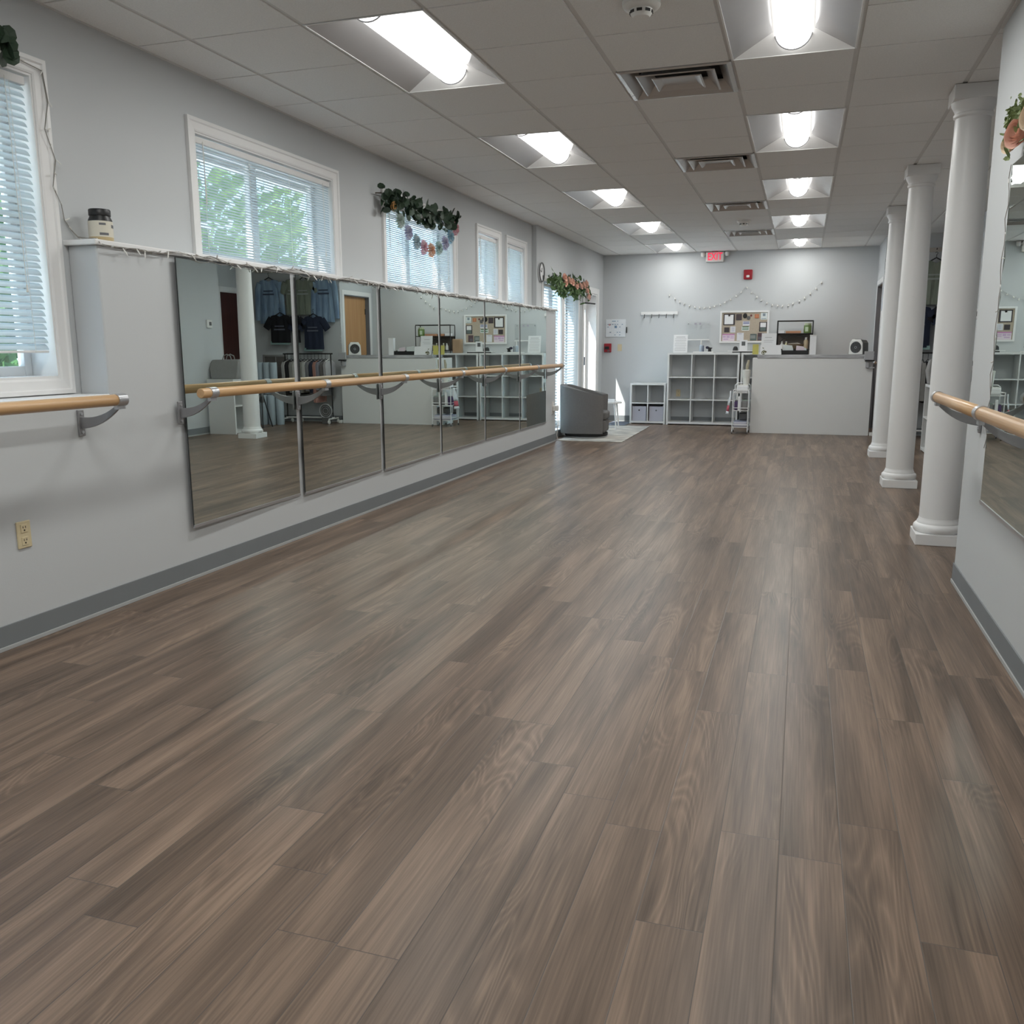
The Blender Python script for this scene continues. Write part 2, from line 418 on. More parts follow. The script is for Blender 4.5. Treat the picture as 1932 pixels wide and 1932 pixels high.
# ------------------------------------------------------------------ recessed lights
def make_light():
    t = thing('ceiling_light', '', 'ceiling light', (0,0,ZC))
    W, Lh = .783, 1.485; hw, hl = W/2-.016, Lh/2-.012
    iw, il, h = .13, hl-.10, .112
    f = MB()
    for a in (-1, 1):
        f.box(a*hw, a*(hw+.012), -hl-.01, hl+.01, -.004, .012); f.box(-hw, hw, a*hl, a*(hl+.01), -.004, .012)
    f.box(-hw-.012, hw+.012, -hl-.01, hl+.01, h+.02, h+.04)
    for a in (-1, 1):
        f.box(a*(hw+.004), a*(hw+.012), -hl, hl, 0, h+.03); f.box(-hw, hw, a*(hl+.002), a*(hl+.01), 0, h+.03)
    f.build('housing', M_TROF, t)
    for a in (-1, 1):
        r = MB()
        K = 3
        for k in range(K):
            u0, u1 = k/K, (k+1)/K
            def p(u): return a*(hw+(iw-hw)*u), h*u
            (x0, z0), (x1, z1) = p(u0), p(u1)
            y0 = hl+(il-hl)*u0; y1 = hl+(il-hl)*u1
            r.quad((x0,-y0,z0), (x0,y0,z0), (x1,y1,z1), (x1,-y1,z1))
        r.build('reflector', M_BUFF, t, smooth=True)
    for a in (-1, 1):
        r = MB()
        r.quad((-hw,a*hl,0), (hw,a*hl,0), (iw,a*il,h), (-iw,a*il,h))
        r.build('end_plate', M_PLATE, t)
    b = MB(); b.box(-iw, iw, -il, il, h, h+.01); b.build('lamp_tray', M_TROF, t)
    l = MB(); n = 14; R = .11
    pr = [(R*math.cos(PI+PI*k/n), h - .004 + 0.92*R*math.sin(PI+PI*k/n)) for k in range(n+1)]
    l.prism(pr, 'y', -il-.02, il+.02); l.build('lens', M_LENS, t, smooth=True)
    for a in (-1, 1):
        cbr = MB()
        ring = [((R+.004)*math.cos(PI+PI*k/n), a*(il+.021), h - .004 + 0.92*(R+.004)*math.sin(PI+PI*k/n)) for k in range(n+1)]
        cbr.tube(ring, .005, 5); cbr.build('lens_clip', M_STEEL, t)
    return t
names = ['behind the viewer', 'over the viewer', 'nearest', 'second', 'third', 'fourth', 'farthest']
L0 = make_light(); first = True
for c, (lx, lx2) in enumerate(LIGHTX):
    side = ['beside the square vents', 'toward the window wall'][c]
    for k, r in enumerate(LROWS):
        lab = ('%s ceiling light with bare white lens in the row %s' % (names[k], side)) if k > 1 else ('ceiling light %s in the row %s' % (names[k], side))
        loc = ((lx+lx2)/2, r+.7425, ZC)
        if first: L0.location = loc; L0['label'] = lab; L0['group'] = 'recessed ceiling lights'; first = False
        else: dup(L0, loc, lab, group='recessed ceiling lights')

# ------------------------------------------------------------------ square diffuser vents
def make_vent():
    t = thing('ceiling_vent', '', 'vent', (0,0,ZC)); S = .36
    def ring(a, za, b, zb, mb):
        for k in range(4):
            c0 = [(-1,-1),(1,-1),(1,1),(-1,1)][k]; c1 = [(-1,-1),(1,-1),(1,1),(-1,1)][(k+1) % 4]
            mb.quad((c0[0]*a,c0[1]*a*.95,za), (c1[0]*a,c1[1]*a*.95,za), (c1[0]*b,c1[1]*b*.95,zb), (c0[0]*b,c0[1]*b*.95,zb))
    f = MB(); ring(.388, -.004, .36, -.008, f); ring(.36, -.008, .285, .07, f); ring(.388, -.004, .388, .01, f); f.build('frame', M_ALU, t, solid=.003)
    b = MB(); b.box(-.388, .388, -.36, .36, .10, .11); b.build('duct', M_DARK, t)
    l = MB(); ring(.272, -.006, .26, -.010, l); ring(.26, -.010, .185, .068, l); l.build('louver', M_ALU, t, solid=.003)
    l = MB(); ring(.172, -.006, .162, -.010, l); ring(.162, -.010, .118, .014, l); l.quad((-.118,-.112,.014), (.118,-.112,.014), (.118,.112,.014), (-.118,.112,.014)); l.build('center_plate', M_ALU, t, solid=.003)
    return t
V0 = make_vent()
for k, v in enumerate(VENTY):
    lab = ['nearest and largest looking', 'second', 'third', 'farthest and flattest looking'][k] + ' square metal air vent in the middle ceiling row'
    loc = (-.9495, v+.371, ZC)
    if k == 0: V0.location = loc; V0['label'] = lab; V0['group'] = 'ceiling air vents'
    else: dup(V0, loc, lab, group='ceiling air vents')

def make_smoke():
    t = thing('smoke_detector', 'white round smoke detector on the ceiling at the top edge, before the nearest vent', 'smoke detector', (-.95,5.24,ZC), group='smoke detectors')
    MB().lathe([(.001,0),(.105,0),(.105,-.022),(.095,-.034),(.07,-.04),(.001,-.041)], n=28).build('base', M_PLASTIC, t, smooth=True)
    MB().lathe([(.001,-.04),(.062,-.04),(.060,-.062),(.045,-.078),(.001,-.08)], n=24).build('sensor_head', M_PLASTIC, t, smooth=True)
    s = MB()
    for k in range(8):
        a = 2*PI*k/8; mt = Matrix.Translation((.0605*math.cos(a), .0605*math.sin(a), -.055)) @ Matrix.Rotation(a, 4, 'Z'); s.obox(mt, .006, .03, .014)
    s.build('vent_slot', M_BLACK, t)
    return t
for lx, lx2 in LIGHTX:
    for r in LROWS:
        ld = bpy.data.lights.new('lamp', 'AREA'); ld.shape = 'RECTANGLE'; ld.size = .20; ld.size_y = 1.02; ld.energy = PLAMP*(.68 if r > 16 else 1.); ld.color = (.985, 1., .97)
        lo = bpy.data.objects.new('lamp', ld); C.objects.link(lo); lo.location = ((lx+lx2)/2, r+.7425, ZC+.004)
S0 = make_smoke()
dup(S0, (-.95, 14.2, ZC), 'small white smoke detector far down the ceiling, just before the farthest vent')

# ------------------------------------------------------------------ windows in the left wall
def window(n, y0, y1, z0, z1, cut=None, sashes=1):
    root = struct_empty('window_%d' % n, (XU, (y0+y1)/2, z0))
    o = root.location
    c = MB(o); tw = .088
    prof = [(tw, 0.), (tw, .026), (tw-.022, .026), (tw-.030, .017), (.012, .014), (.0, .010), (.0, 0.)]
    rows = []
    for d, t_ in prof: rows.append([(XU+t_, y0-d, z0-d), (XU+t_, y1+d, z0-d), (XU+t_, y1+d, z1+d), (XU+t_, y0-d, z1+d)])
    np_ = len(prof)
    c.add([p for r in rows for p in r], [(4*i+k, 4*i+(k+1) % 4, 4*(i+1)+(k+1) % 4, 4*(i+1)+k) for i in range(np_-1) for k in range(4)])
    c.build('casing', M_TRIM, root)
    j = MB(o); j.box(-4.36, XU+.004, y0, y0+.012, z0, z1); j.box(-4.36, XU+.004, y1-.012, y1, z0, z1); j.box(-4.36, XU+.003, y0+.012, y1-.012, z1-.012, z1); j.box(-4.36, XU+.003, y0+.012, y1-.012, z0, z0+.014); j.build('jamb', M_TRIM, root)
    s = MB(o); xa, xb = -4.33, -4.28
    step = (y1-y0-.024)/sashes
    for k in range(sashes):
        a, b = y0+.012+k*step, y0+.012+(k+1)*step
        for (p, q, r, u) in ((a, a+.05, z0, z1), (b-.05, b, z0, z1), (a+.05, b-.05, z0, z0+.07), (a+.05, b-.05, z1-.05, z1)): s.box(xa, xb, p, q, r, u)
        if z1-z0 > 1.2: s.box(xa-.004, xb+.004, a+.04, b-.04, (z0+z1)/2-.03, (z0+z1)/2+.03)
    s.build('sash', M_TRIM, root, bevel=.004)
    MB(o).box(-4.308, -4.302, y0+.02, y1-.02, z0+.02, z1-.02).build('pane', M_GLASS, root)
window(1, *WIN[1], sashes=2)
window(2, *WIN[2], cut=ZL, sashes=2)
window(3, *WIN[3], cut=ZL, sashes=2)
window(4, *WIN[4], cut=ZL); window(5, *WIN[5], cut=ZL)

def blind(label, y0, y1, zt, zb, pitch, wdt, tilt, x=-4.135, wand=.45, group='mini blinds in the left wall windows', raisey=0.):
    t = thing('mini_blind', label, 'window blind', (x, (y0+y1)/2, zt), group=group); o = t.location
    MB(o).box(x-.022, x+.022, y0, y1, zt-.045, zt).build('headrail', M_RAIL, t, bevel=.004)
    s = MB(o); z = zt-.058; n = 4
    while z > zb+.02:
        prof = []
        for k in range(n+1):
            u = k/n-.5; px = u*wdt; pz = .12*wdt*(1-4*u*u)
            # room edge (+x) low, outer edge high
            prof.append((x + px*math.cos(tilt) + pz*math.sin(tilt), z - px*math.sin(tilt) + pz*math.cos(tilt)))
        for k in range(n):
            (xa, za), (xb, zb2) = prof[k], prof[k+1]
            s.quad((xa, y0+.004, za), (xa, y1-.004, za), (xb, y1-.004, zb2), (xb, y0+.004, zb2))
        z -= pitch
    s.build('slats', M_BLIND, t, smooth=True)
    MB(o).box(x-.014, x+.014, y0+.004, y1-.004, zb, zb+.014).build('bottom_rail', M_RAIL, t, bevel=.003)
    c = MB(o); nc = max(2, int((y1-y0)/.55)+1)
    for k in range(nc):
        y = y0 + .1 + (y1-y0-.2)*k/(nc-1); c.tube([(x+.016, y, zt-.04), (x+.016, y, zb+.005)], .0014, 5)
    c.build('ladder_cord', M_CORD, t)
    MB(o).tube([(x+.035, y0+.075, zt-.03), (x+.04, y0+.077, zt-wand)], .004, 6).build('tilt_wand', M_CORD, t)
    c = MB(o); c.tube([(x+.030, y1-.14, zt-.03), (x+.036, y1-.135, zt-.75*(zt-zb))], .002, 5); c.lathe([(.001,0),(.007,.003),(.004,.04),(.001,.045)], (x+.036, y1-.135, zt-.75*(zt-zb)-.04), 8); c.build('pull_cord', M_CORD, t)
    return t
R = math.radians
blind('large white mini blind of the nearest window, stopping above the sill', 2.33, 4.065, 3.01, 1.53, .0375, .046, R(48), wand=.7)
blind('widest white mini blind over the first mirrors, before green trees', 5.49, 7.365, 3.012, 2.19, .0205, .026, R(41))
blind('white mini blind behind the paper flower garland', 8.47, 10.27, 3.012, 2.19, .0205, .026, R(41))
blind('narrow mini blind, the left one of the slim window pair', 11.185, 11.95, 3.012, 2.24, .0205, .025, R(52), wand=.5)
blind('narrow mini blind, the right one of the slim window pair', 12.39, 13.165, 3.012, 2.19, .0205, .025, R(56), wand=.5)

# storefront window beside the door
root = struct_empty('window_6', (XD, 15.1, 0)); o = root.location
f = MB(o); y0, y1, z0, z1 = SF
for (a, b, c, d) in ((y0, y0+.06, z0, z1), (y1-.06, y1, z0, z1), (15.12, 15.36, z0+.1, z1-.06), (y0+.06, y1-.06, z1-.06, z1), (y0+.06, y1-.06, z0, z0+.1)): f.box(-4.33, -4.25, a, b, c, d)
f.build('frame', M_TRIM, root, bevel=.004)
MB(o).box(-4.294, -4.288, y0+.03, y1-.03, z0+.03, z1-.03).build('pane', M_GLASS, root)
c = MB(o); tw = .09
for (a, b, cc, d) in ((y0-tw, y0, 0, z1+tw), (y1, y1+tw, 0, z1+tw), (y0, y1, z1, z1+tw)): c.box(XD, XD+.018, a, b, cc, d)
c.box(XD-.02, XD+.012, 15.15, 15.33, z0, z1)
c.build('casing', M_TRIM, root, bevel=.004)
blind('wide slat white blind left of the mullion, behind the grey armchair', 14.02, 15.11, 2.585, .2, .05, .052, R(30), x=-4.10, group='blinds in the tall window beside the door')
blind('wide slat white blind right of the mullion, next to the glass door', 15.37, 16.31, 2.585, .2, .05, .052, R(30), x=-4.10, group='blinds in the tall window beside the door')

# glass entrance door
root = struct_empty('door_1', (XD, 17.35, 0)); o = root.location; y0, y1 = DR[:2]
c = MB(o)
for (a, b, cc, d) in ((y0-.10, y0, 0, 2.71), (y1, y1+.15, 0, 2.71), (y0, y1, 2.60, 2.71)): c.box(XD, XD+.02, a, b, cc, d)
c.build('casing', M_TRIM, root, bevel=.004)
c = MB(o); c.box(-4.36, XD+.004, y0, y0+.03, 0, 2.6); c.box(-4.36, XD+.004, y1-.03, y1, 0, 2.6); c.box(-4.36, XD+.003, y0+.03, y1-.03, 2.57, 2.6); c.build('jamb', M_TRIM, root)
c = MB(o)
for (a, b, cc, d) in ((y0+.03, y0+.14, .01, 2.56), (y1-.13, y1-.03, .01, 2.56), (y0+.14, y1-.13, 2.30, 2.56), (y0+.14, y1-.13, .01, .20)): c.box(-4.27, -4.23, a, b, cc, d)
c.build('leaf_frame', M_TRIM, root, bevel=.004)
MB(o).box(-4.253, -4.247, y0+.12, y1-.12, .18, 2.34).build('pane', M_GLASS, root)
c = MB(o); c.box(-4.23, -4.15, y0+.06, y0+.46, 2.42, 2.53); c.build('closer_body', M_BLKMET, root, bevel=.006)
c = MB(o); c.tube([(-4.19, y0+.34, 2.415), (-4.08, y0+.66, 2.41), (-4.05, y0+1.05, 2.415)], .016, 6); c.build('closer_arm', M_BLKMET, root)
c = MB(o); c.box(-4.23, -4.15, y0+.05, y0+.135, 1.20, 1.38); c.box(-4.16, -4.05, y0+.135, y0+.25, 1.21, 1.37); c.build('lock_lever', mat('blue_grey_metal', (.07,.12,.19), .4, .5), root, bevel=.004)

# ------------------------------------------------------------------ mirrors
def mirror(label, y0, y1, z0, z1, x, s, yaw=0.):
    c = (x, (y0+y1)/2, z0); t = thing('wall_mirror', label, 'mirror', c, yaw, group='frameless wall mirrors'); h = (y1-y0)/2; H = z1-z0
    b = MB(); b.box(0, s*.006, -h, h, 0, H); b.build('backing', M_EDGE, t)
    f = MB(); a = s*.0068; f.quad((a,-h+.003,.003), (a,h-.003,.003), (a,h-.003,H-.003), (a,-h+.003,H-.003)); f.build('glass', M_MIRROR, t)
    k = MB(); k.box(0, s*.011, -h, h, -.008, .012); k.build('bottom_channel', M_CLAMP, t)
    return t
SE = [4.875, 6.285, 7.785, 9.285, 10.78, 12.27, 13.68]
ml = ['first and largest wall mirror, nearest the viewer, reflecting a column and a brown door', 'second wall mirror of the left row, reflecting hanging shirts and the heater',
      'third wall mirror of the left row, reflecting plain grey wall over the desk', 'fourth wall mirror of the left row, reflecting the wire rack and cubbies',
      'fifth wall mirror of the left row, reflecting the bulletin board', 'last wall mirror of the left row, next to the armchair']
MYAW = [.0195, .0125, .0095, .002, 0., 0.]
for k in range(6):
    mirror(ml[k], SE[k]+(.0 if k == 0 else .028), SE[k+1]-.022, .365, 2.128, XF+.003+.7*abs(MYAW[k]), 1, MYAW[k])
mirror('wall mirror on the right hand wall behind the right barre', 4.16, 5.635, .66, 2.52, XR-.002, -1)

# ------------------------------------------------------------------ ballet barres
def arm_part(t, o, y, s, xw, xb, zb):
    """curved flat bracket arm from a wall plate to the pole"""
    a = MB(o); n = 9; L_ = []
    zc = zb-.135
    for k in range(n+1):
        u = k/n; d = (xb-xw)*u
        z = zc + (zb-.03-zc)*(u**2.3); hh = .034*(1-u)+.014*u
        L_.append((xw+d, z+hh, z-hh))
    vs = []
    for x, a1, a2 in L_:
        vs += [(x, y-.008, a1), (x, y+.008, a1), (x, y+.008, a2), (x, y-.008, a2)]
    fs = [(0,1,2,3), tuple(4*n+q for q in (3,2,1,0))]
    for k in range(n):
        for q in range(4): fs.append((4*k+q, 4*k+(q+1) % 4, 4*k+4+(q+1) % 4, 4*k+4+q))
    a.add(vs, fs); br = a.build('bracket', M_STEEL, t, bevel=.002)
    p = MB(o); p.box(xw, xw+s*.014, y-.022, y+.022, zc-.075, zc+.075); p.build('wall_plate', M_STEEL, br, bevel=.004)
    sc = MB(o)
    for dz in (-.052, .052): sc.tube([(xw+s*.013, y, zc+dz), (xw+s*.019, y, zc+dz)], .009, 8)
    sc.build('screw', M_CLAMP, br)
    cl = MB(o); r = .036; n = 20
    prof = [(r*.87, -.035), (r, -.035), (r, .035), (r*.87, .035)]
    vs = [(xb+q*math.cos(2*PI*j/n), y+w_, zb+q*math.sin(2*PI*j/n)) for q, w_ in prof for j in range(n)]
    cl.add(vs, [(i*n+j, i*n+(j+1) % n, (i+1)*n+(j+1) % n, (i+1)*n+j) for i in range(3) for j in range(n)])
    cl.box(xb-.012, xb+.012, y-.03, y+.03, zb-.052, zb-.03)
    cl.build('clamp', M_CLAMP, br, smooth=True)
def barre(label, y0, y1, xb, zb, xw, ys_, s, joints=()):
    t = thing('ballet_barre', label, 'ballet barre', (xb, (y0+y1)/2, zb), group='oak ballet barres'); o = t.location
    p = MB(o); r = .0315
    cuts = [y0] + list(joints) + [y1]
    for a, b in zip(cuts[:-1], cuts[1:]):
        g_ = .0015
        p.tube([(xb, a+g_, zb), (xb, a+g_+.004, zb), (xb, b-g_-.004, zb), (xb, b-g_, zb)], [r*.9, r, r, r*.9], 20)
    p.build('pole', M_BARRE, t, smooth=True)
    for y in ys_: arm_part(t, o, y, s, xw, xb, zb)
barre('long oak barre crossing the row of left wall mirrors', 4.715, 13.66, -3.61, 1.272, XF+.02, [4.83, 6.27, 7.76, 9.26, 10.75, 12.23, 13.62], 1, (7.76, 10.75))
barre('oak barre end under the nearest window at the left edge', .6, 4.045, -3.60, 1.273, XF+.002, [4.0, 2.2, .8], 1)
barre('oak barre on the right hand wall near the white columns', .6, 5.90, .785, 1.250, XR-.002, [5.86, 4.47, 2.9, 1.2], -1, (4.47,))
barre('short oak barre on the alcove side wall, seen only in the first mirror', 9.6, 12.85, XA-.23, 1.27, XA-.002, [12.8, 11.2, 9.8], -1)

# ------------------------------------------------------------------ columns
def column():
    t = thing('round_column', 'nearest and thickest looking white round column beside the right wall end', 'column', (1.105,7.65,0), group='white round columns')
    MB().box(-.18, .18, -.18, .18, 0, .088).build('plinth', M_TRIM, t, bevel=.004)
    MB().lathe([(.10,.086),(.168,.088),(.180,.100),(.184,.120),(.180,.142),(.166,.156),(.158,.158),(.158,.170),(.150,.182),(.146,.20),(.10,.202)], n=48).build('base', M_TRIM, t, smooth=True)
    MB().lathe([(.10,.195),(.1435,.198),(.1435,.9),(.141,1.5),(.136,2.1),(.129,2.7),(.1215,3.22),(.10,3.225)], n=48).build('shaft', M_TRIM, t, smooth=True)
    c = MB(); c.lathe([(.08,3.20),(.124,3.205),(.134,3.215),(.136,3.232),(.128,3.24),(.128,3.25),(.140,3.275),(.154,3.30),(.156,3.318),(.08,3.32)], n=48); c.build('capital', M_TRIM, t, smooth=True)
    MB().box(-.158, .158, -.158, .158, 3.318, ZC-.002).build('abacus', M_TRIM, t, bevel=.003)
    return t
c0 = column()
dup(c0, (1.10,10.69,0), 'middle white round column of the three'); dup(c0, (1.15,13.57,0), 'farthest white round column, nearest the desk')

# ------------------------------------------------------------------ outlets, jar, lights on the left wall
def outlet(label, x, y, z, nx, m, w=.088, h=.145):
    t = thing('wall_outlet', label, 'outlet', (x,y,z)); p = MB(); p.box(0, nx*.009, -w/2, w/2, -h/2, h/2); p.build('cover_plate', m, t, bevel=.004)
    for dz in (-.034, .034):
        s = MB(); s.box(nx*.009, nx*.012, -.021, .021, dz-.022, dz+.022); r = s.build('receptacle', m, t, bevel=.006)
        q = MB()
        for dy in (-.008, .008): q.box(nx*.0118, nx*.0128, dy-.0018, dy+.0018, dz+.001, dz+.012)
        q.box(nx*.0118, nx*.0128, -.004, .004, dz-.014, dz-.006); q.build('slot', M_BLACK, r)
    return t
outlet('ivory duplex wall outlet low on the left wall near the viewer', XF, 3.541, .583, 1, M_IVORY)
t = outlet('white wall outlet at the mirror wall end, beside the armchair', XF, 14.10, .575, 1, M_PLASTIC, .13, .20)
t = thing('plug_adapter', 'white plug-in adapter in the outlet beside the armchair', 'plug', (XF+.012, 14.12, .56))
MB().box(0, .075, -.06, .06, -.04, .05).build('body', M_PLASTIC, t, bevel=.012)
c = MB(); c.tube([(.06,.03,-.04), (.065,.05,-.25), (.04,.06,-.45), (.05,.10,-.548)], .006, 6); c.build('cord', M_PLASTIC, t)

t = thing('candle_jar', 'black lidded jar candle with a cream label standing on the ledge', 'candle', (-3.985, 4.395, ZL))
MB().lathe([(.001,.0),(.060,.0),(.066,.008),(.068,.03),(.001,.031)], n=28).build('wax_base', mat('tan_wax', (.55,.43,.24), .4), t, smooth=True)
MB().lathe([(.001,.028),(.068,.028),(.068,.118),(.001,.12)], n=28).build('label', mat('cream_label', (.70,.66,.56), .6), t, smooth=True)
MB().lathe([(.001,.115),(.067,.116),(.066,.126),(.057,.145),(.056,.152),(.001,.153)], n=28).build('jar_shoulder', M_BLACK, t, smooth=True)
MB().lathe([(.001,.15),(.060,.15),(.061,.155),(.061,.182),(.058,.187),(.001,.187)], n=28).build('lid', M_BLACK, t, smooth=True)
for a0, zz, wd, hh in ((-.95,.100,.55,.006), (-.95,.044,.75,.007), (.15,.090,.5,.009)):
    n = 5; p = MB(); r = .0687
    for k in range(n):
        a, b = a0+wd*k/n, a0+wd*(k+1)/n
        p.quad((r*math.cos(a),r*math.sin(a),zz-hh), (r*math.cos(b),r*math.sin(b),zz-hh), (r*math.cos(b),r*math.sin(b),zz+hh), (r*math.cos(a),r*math.sin(a),zz+hh))
    p.build('label_print', M_INK, t)

def fairy(label, pts, bulbs, name='fairy_lights', blen=.022, every=None, wob=.004, wires=2, r=.0024):
    """thin double wire with small clear bulbs"""
    o = Vector(pts[0]); t = thing(name, label, 'string lights', o)
    w = MB(o)
    for q in range(wires):
        w.tube([Vector(p) + Vector((random.uniform(-wob,wob), random.uniform(-wob,wob), random.uniform(-wob,wob))) for p in pts], r, 5)
    w.build('wire', M_WIRE, t)
    b = MB(); b.tube([(0,0,0), (0,0,.012)], .0035, 6); b.tube([(0,0,.012), (0,0,.012+blen*.7), (0,0,.012+blen)], [.0042,.0042,.001], 6)
    proto = None
    for p in bulbs:
        d = Vector((random.uniform(-.2,1), random.uniform(-1,1), random.uniform(-1.2,.6))); d.normalize()
        if proto is None: proto = b.build('bulb', M_BULB, t); q = proto
        else: q = proto.copy(); C.objects.link(q); q.parent = t
        q.location = Vector(p) - o; q.rotation_euler = d.to_track_quat('Z', 'Y').to_euler()
    return t
pts = []; bl = []
y = 4.26
while y < 14.26:
    pts.append((XF+.033+.008*math.sin(y*9), y, ZL-.022+.012*math.sin(y*5.3)+.007*math.sin(y*17))); y += .07
for k in range(98):
    y = 4.32 + 9.85*k/97; bl.append((XF+.035+.008*math.sin(y*9), y+random.uniform(-.02,.02), ZL-.022+.012*math.sin(y*5.3)+.007*math.sin(y*17)))
fl = fairy('clear fairy lights draped along the ledge above the left mirrors', pts, bl, blen=.040, wires=3, wob=.009, r=.0020)
# drooping strands of the ledge lights
w = MB(fl.location)
y = 5.0
while y < 14.0:
    L_ = random.uniform(.12, .3); dp = random.uniform(.008, .028)
    w.tube([(XF+.036, y+L_*k/8, ZL-.03-dp*math.sin(PI*k/8)) for k in range(9)], .0018, 5); y += L_*.8
w.build('drooping_wire', M_WIRE, fl)
pts = [(XU+.035, 2.9, 3.09), (XU+.03, 3.4, 3.055), (XU+.03, 4.0, 3.075), (XU+.03, 4.15, 3.06), (XU+.032, 4.17, 2.9), (XU+.032, 4.13, 2.75), (XU+.032, 4.19, 2.6), (XU+.03, 4.15, 2.45), (XU+.03, 4.2, 2.36), (XU+.012, 4.23, 2.28), (XU+.015, 4.27, 2.235), (XU+.03, 4.30, 2.195), (XF-.02, 4.27, ZL+.008), (XF+.03, 4.24, ZL-.02)]
fairy('clear fairy lights running from the nearest window casing down to the ledge end', pts, [Vector(p)+Vector((.004,0,0)) for p in pts[1:-1]] + [(XU+.036,3.7,3.06), (XU+.035,4.16,2.68), (XU+.035,4.18,2.52)], wires=2)
pts = [(XF+.012, 14.31, ZL-.02 - 1.05*k/14) for k in range(15)]
fairy('clear fairy light strand hanging down the end of the mirror wall', pts, pts[1::2], wires=1)
pts = [(XDW-.004, YW-.01+.012*math.sin(k*1.3), 3.05-1.75*k/24) for k in range(25)]
fairy('tiny clear string lights running down the wall corner behind the desk', pts, pts[::1], wires=1, blen=.016)
pts = [(XR-.012-.004*math.sin(k*2.), 5.648+.012*math.sin(k*1.7), 2.52-1.55*k/22) for k in range(23)]
fairy('clear fairy lights along the edge of the right hand wall mirror', pts, pts[1::2], wires=1)

# festoon of small bulbs on the far wall
def sag(a, b, dep, n): return [(a[0]+(b[0]-a[0])*k/n, YB-.02, a[1]+(b[1]-a[1])*k/n - dep*4*(k/n)*(1-k/n)) for k in range(n+1)]
P1 = sag((-2.64,2.60), (-1.13,2.72), .32, 15); P2 = sag((-1.13,2.72), (.27,2.78), .40, 14)
t = thing('festoon_lights', 'pale globe string lights hung in two swags on the far wall', 'string lights', P1[0])
w = MB(P1[0]); w.tube(P1+P2[1:], .0012, 5); w.build('wire', M_WIRE, t)
proto = None
for i, p in enumerate(P1+P2[1:]):
    if proto is None:
        b = MB(); b.tube([(0,0,.012),(0,0,-.006)], .007, 6); b.ball((0,0,-.02), .0165, 8, 6); proto = b.build('bulb', mat('frosted_bulb', (.72,.71,.68), .3), t, smooth=True); q = proto
    else: q = proto.copy(); C.objects.link(q); q.parent = t
    q.location = Vector(p)-Vector(P1[0]); q.rotation_euler = (.0, random.uniform(-.6,.6), 0)

# wall clock
t = thing('wall_clock', 'round wall clock with a thin dark rim on the left wall beyond the slim windows', 'clock', (XD, 13.83, 2.725))
rr = MB(); rr.tube([(.03, .135*math.cos(2*PI*k/28), .145*math.sin(2*PI*k/28)) for k in range(28)], .009, 8, closed=True); rr.build('rim', mat('dark_grey_rim', (.09,.09,.09), .4), t, smooth=True)
f = MB(); f.prism([(.132*math.cos(2*PI*k/28), .142*math.sin(2*PI*k/28)) for k in range(28)], 'x', .004, .018); f.build('face', M_PAPER, t)
h = MB(); h.tube([(.022,0,0),(.022,.03,.07)], .004, 5); h.tube([(.022,0,0),(.022,-.08,.03)], .003, 5); h.build('hands', M_BLACK, t)

# ------------------------------------------------------------------ garlands
def leaf(mb, c, r, nrm, m=None, rnd=True):
    """slightly cupped leaf"""
    nrm = Vector(nrm).normalized(); u = nrm.orthogonal().normalized(); u.rotate(Matrix.Rotation(random.uniform(0,2*PI), 3, nrm)); v = nrm.cross(u)
    n = 8 if rnd else 6; c = Vector(c); ring = []
    for k in range(n):
        a = 2*PI*k/n; ru = r*(1 if rnd else 1.25); rv = r*(.92 if rnd else .5)
        ring.append(c + u*ru*math.cos(a) + v*rv*math.sin(a) + nrm*.18*r*math.cos(a)**2)
    mb.add([c - nrm*.1*r] + ring, [(0, 1+k, 1+(k+1) % n) for k in range(n)], m)
def rdir(): return Vector((random.uniform(.15,1), random.uniform(-.7,.7), random.uniform(-.6,.7)))
def petals(b, c, r, ax, rings=((3,.05,.95),(4,.35,1.),(5,.75,.85))):
    """rose head: rings of cupped petals opening along the axis ax"""
    ax = Vector(ax).normalized(); u = ax.orthogonal().normalized(); v = ax.cross(u); c = Vector(c)
    for q, (n, op, hg) in enumerate(rings):
        for k in range(n):
            a0 = 2*PI*k/n + q*.7 + random.uniform(-.15,.15); wd = PI/n*1.35; vs = []; M = 5
            for i in range(M+1):
                w_ = i/M
                for j in range(M+1):
                    x = j/M*2-1; a = a0 + x*wd*(.75+.25*w_); rad = r*(.16 + .14*q + (.28+op*.55)*w_**1.2 + .13*math.sin(PI*w_))
                    h = r*(hg*w_ - .35 - .22*op*w_*w_ - .10*x*x*w_)
                    vs.append(c + ax*h + (u*math.cos(a)+v*math.sin(a))*rad)
            b.add(vs, [(i*(M+1)+j, i*(M+1)+j+1, (i+1)*(M+1)+j+1, (i+1)*(M+1)+j) for i in range(M) for j in range(M)])
    b.ball(c, r*.30, 8, 6)
def flower(t, name, c, r, m):
    b = MB(t.location); petals(b, c, r, (1, random.uniform(-.3,.1), random.uniform(-.2,.4)), ((3,.1,.95),(5,.6,.8)))
    return b.build(name, m, t, smooth=True)

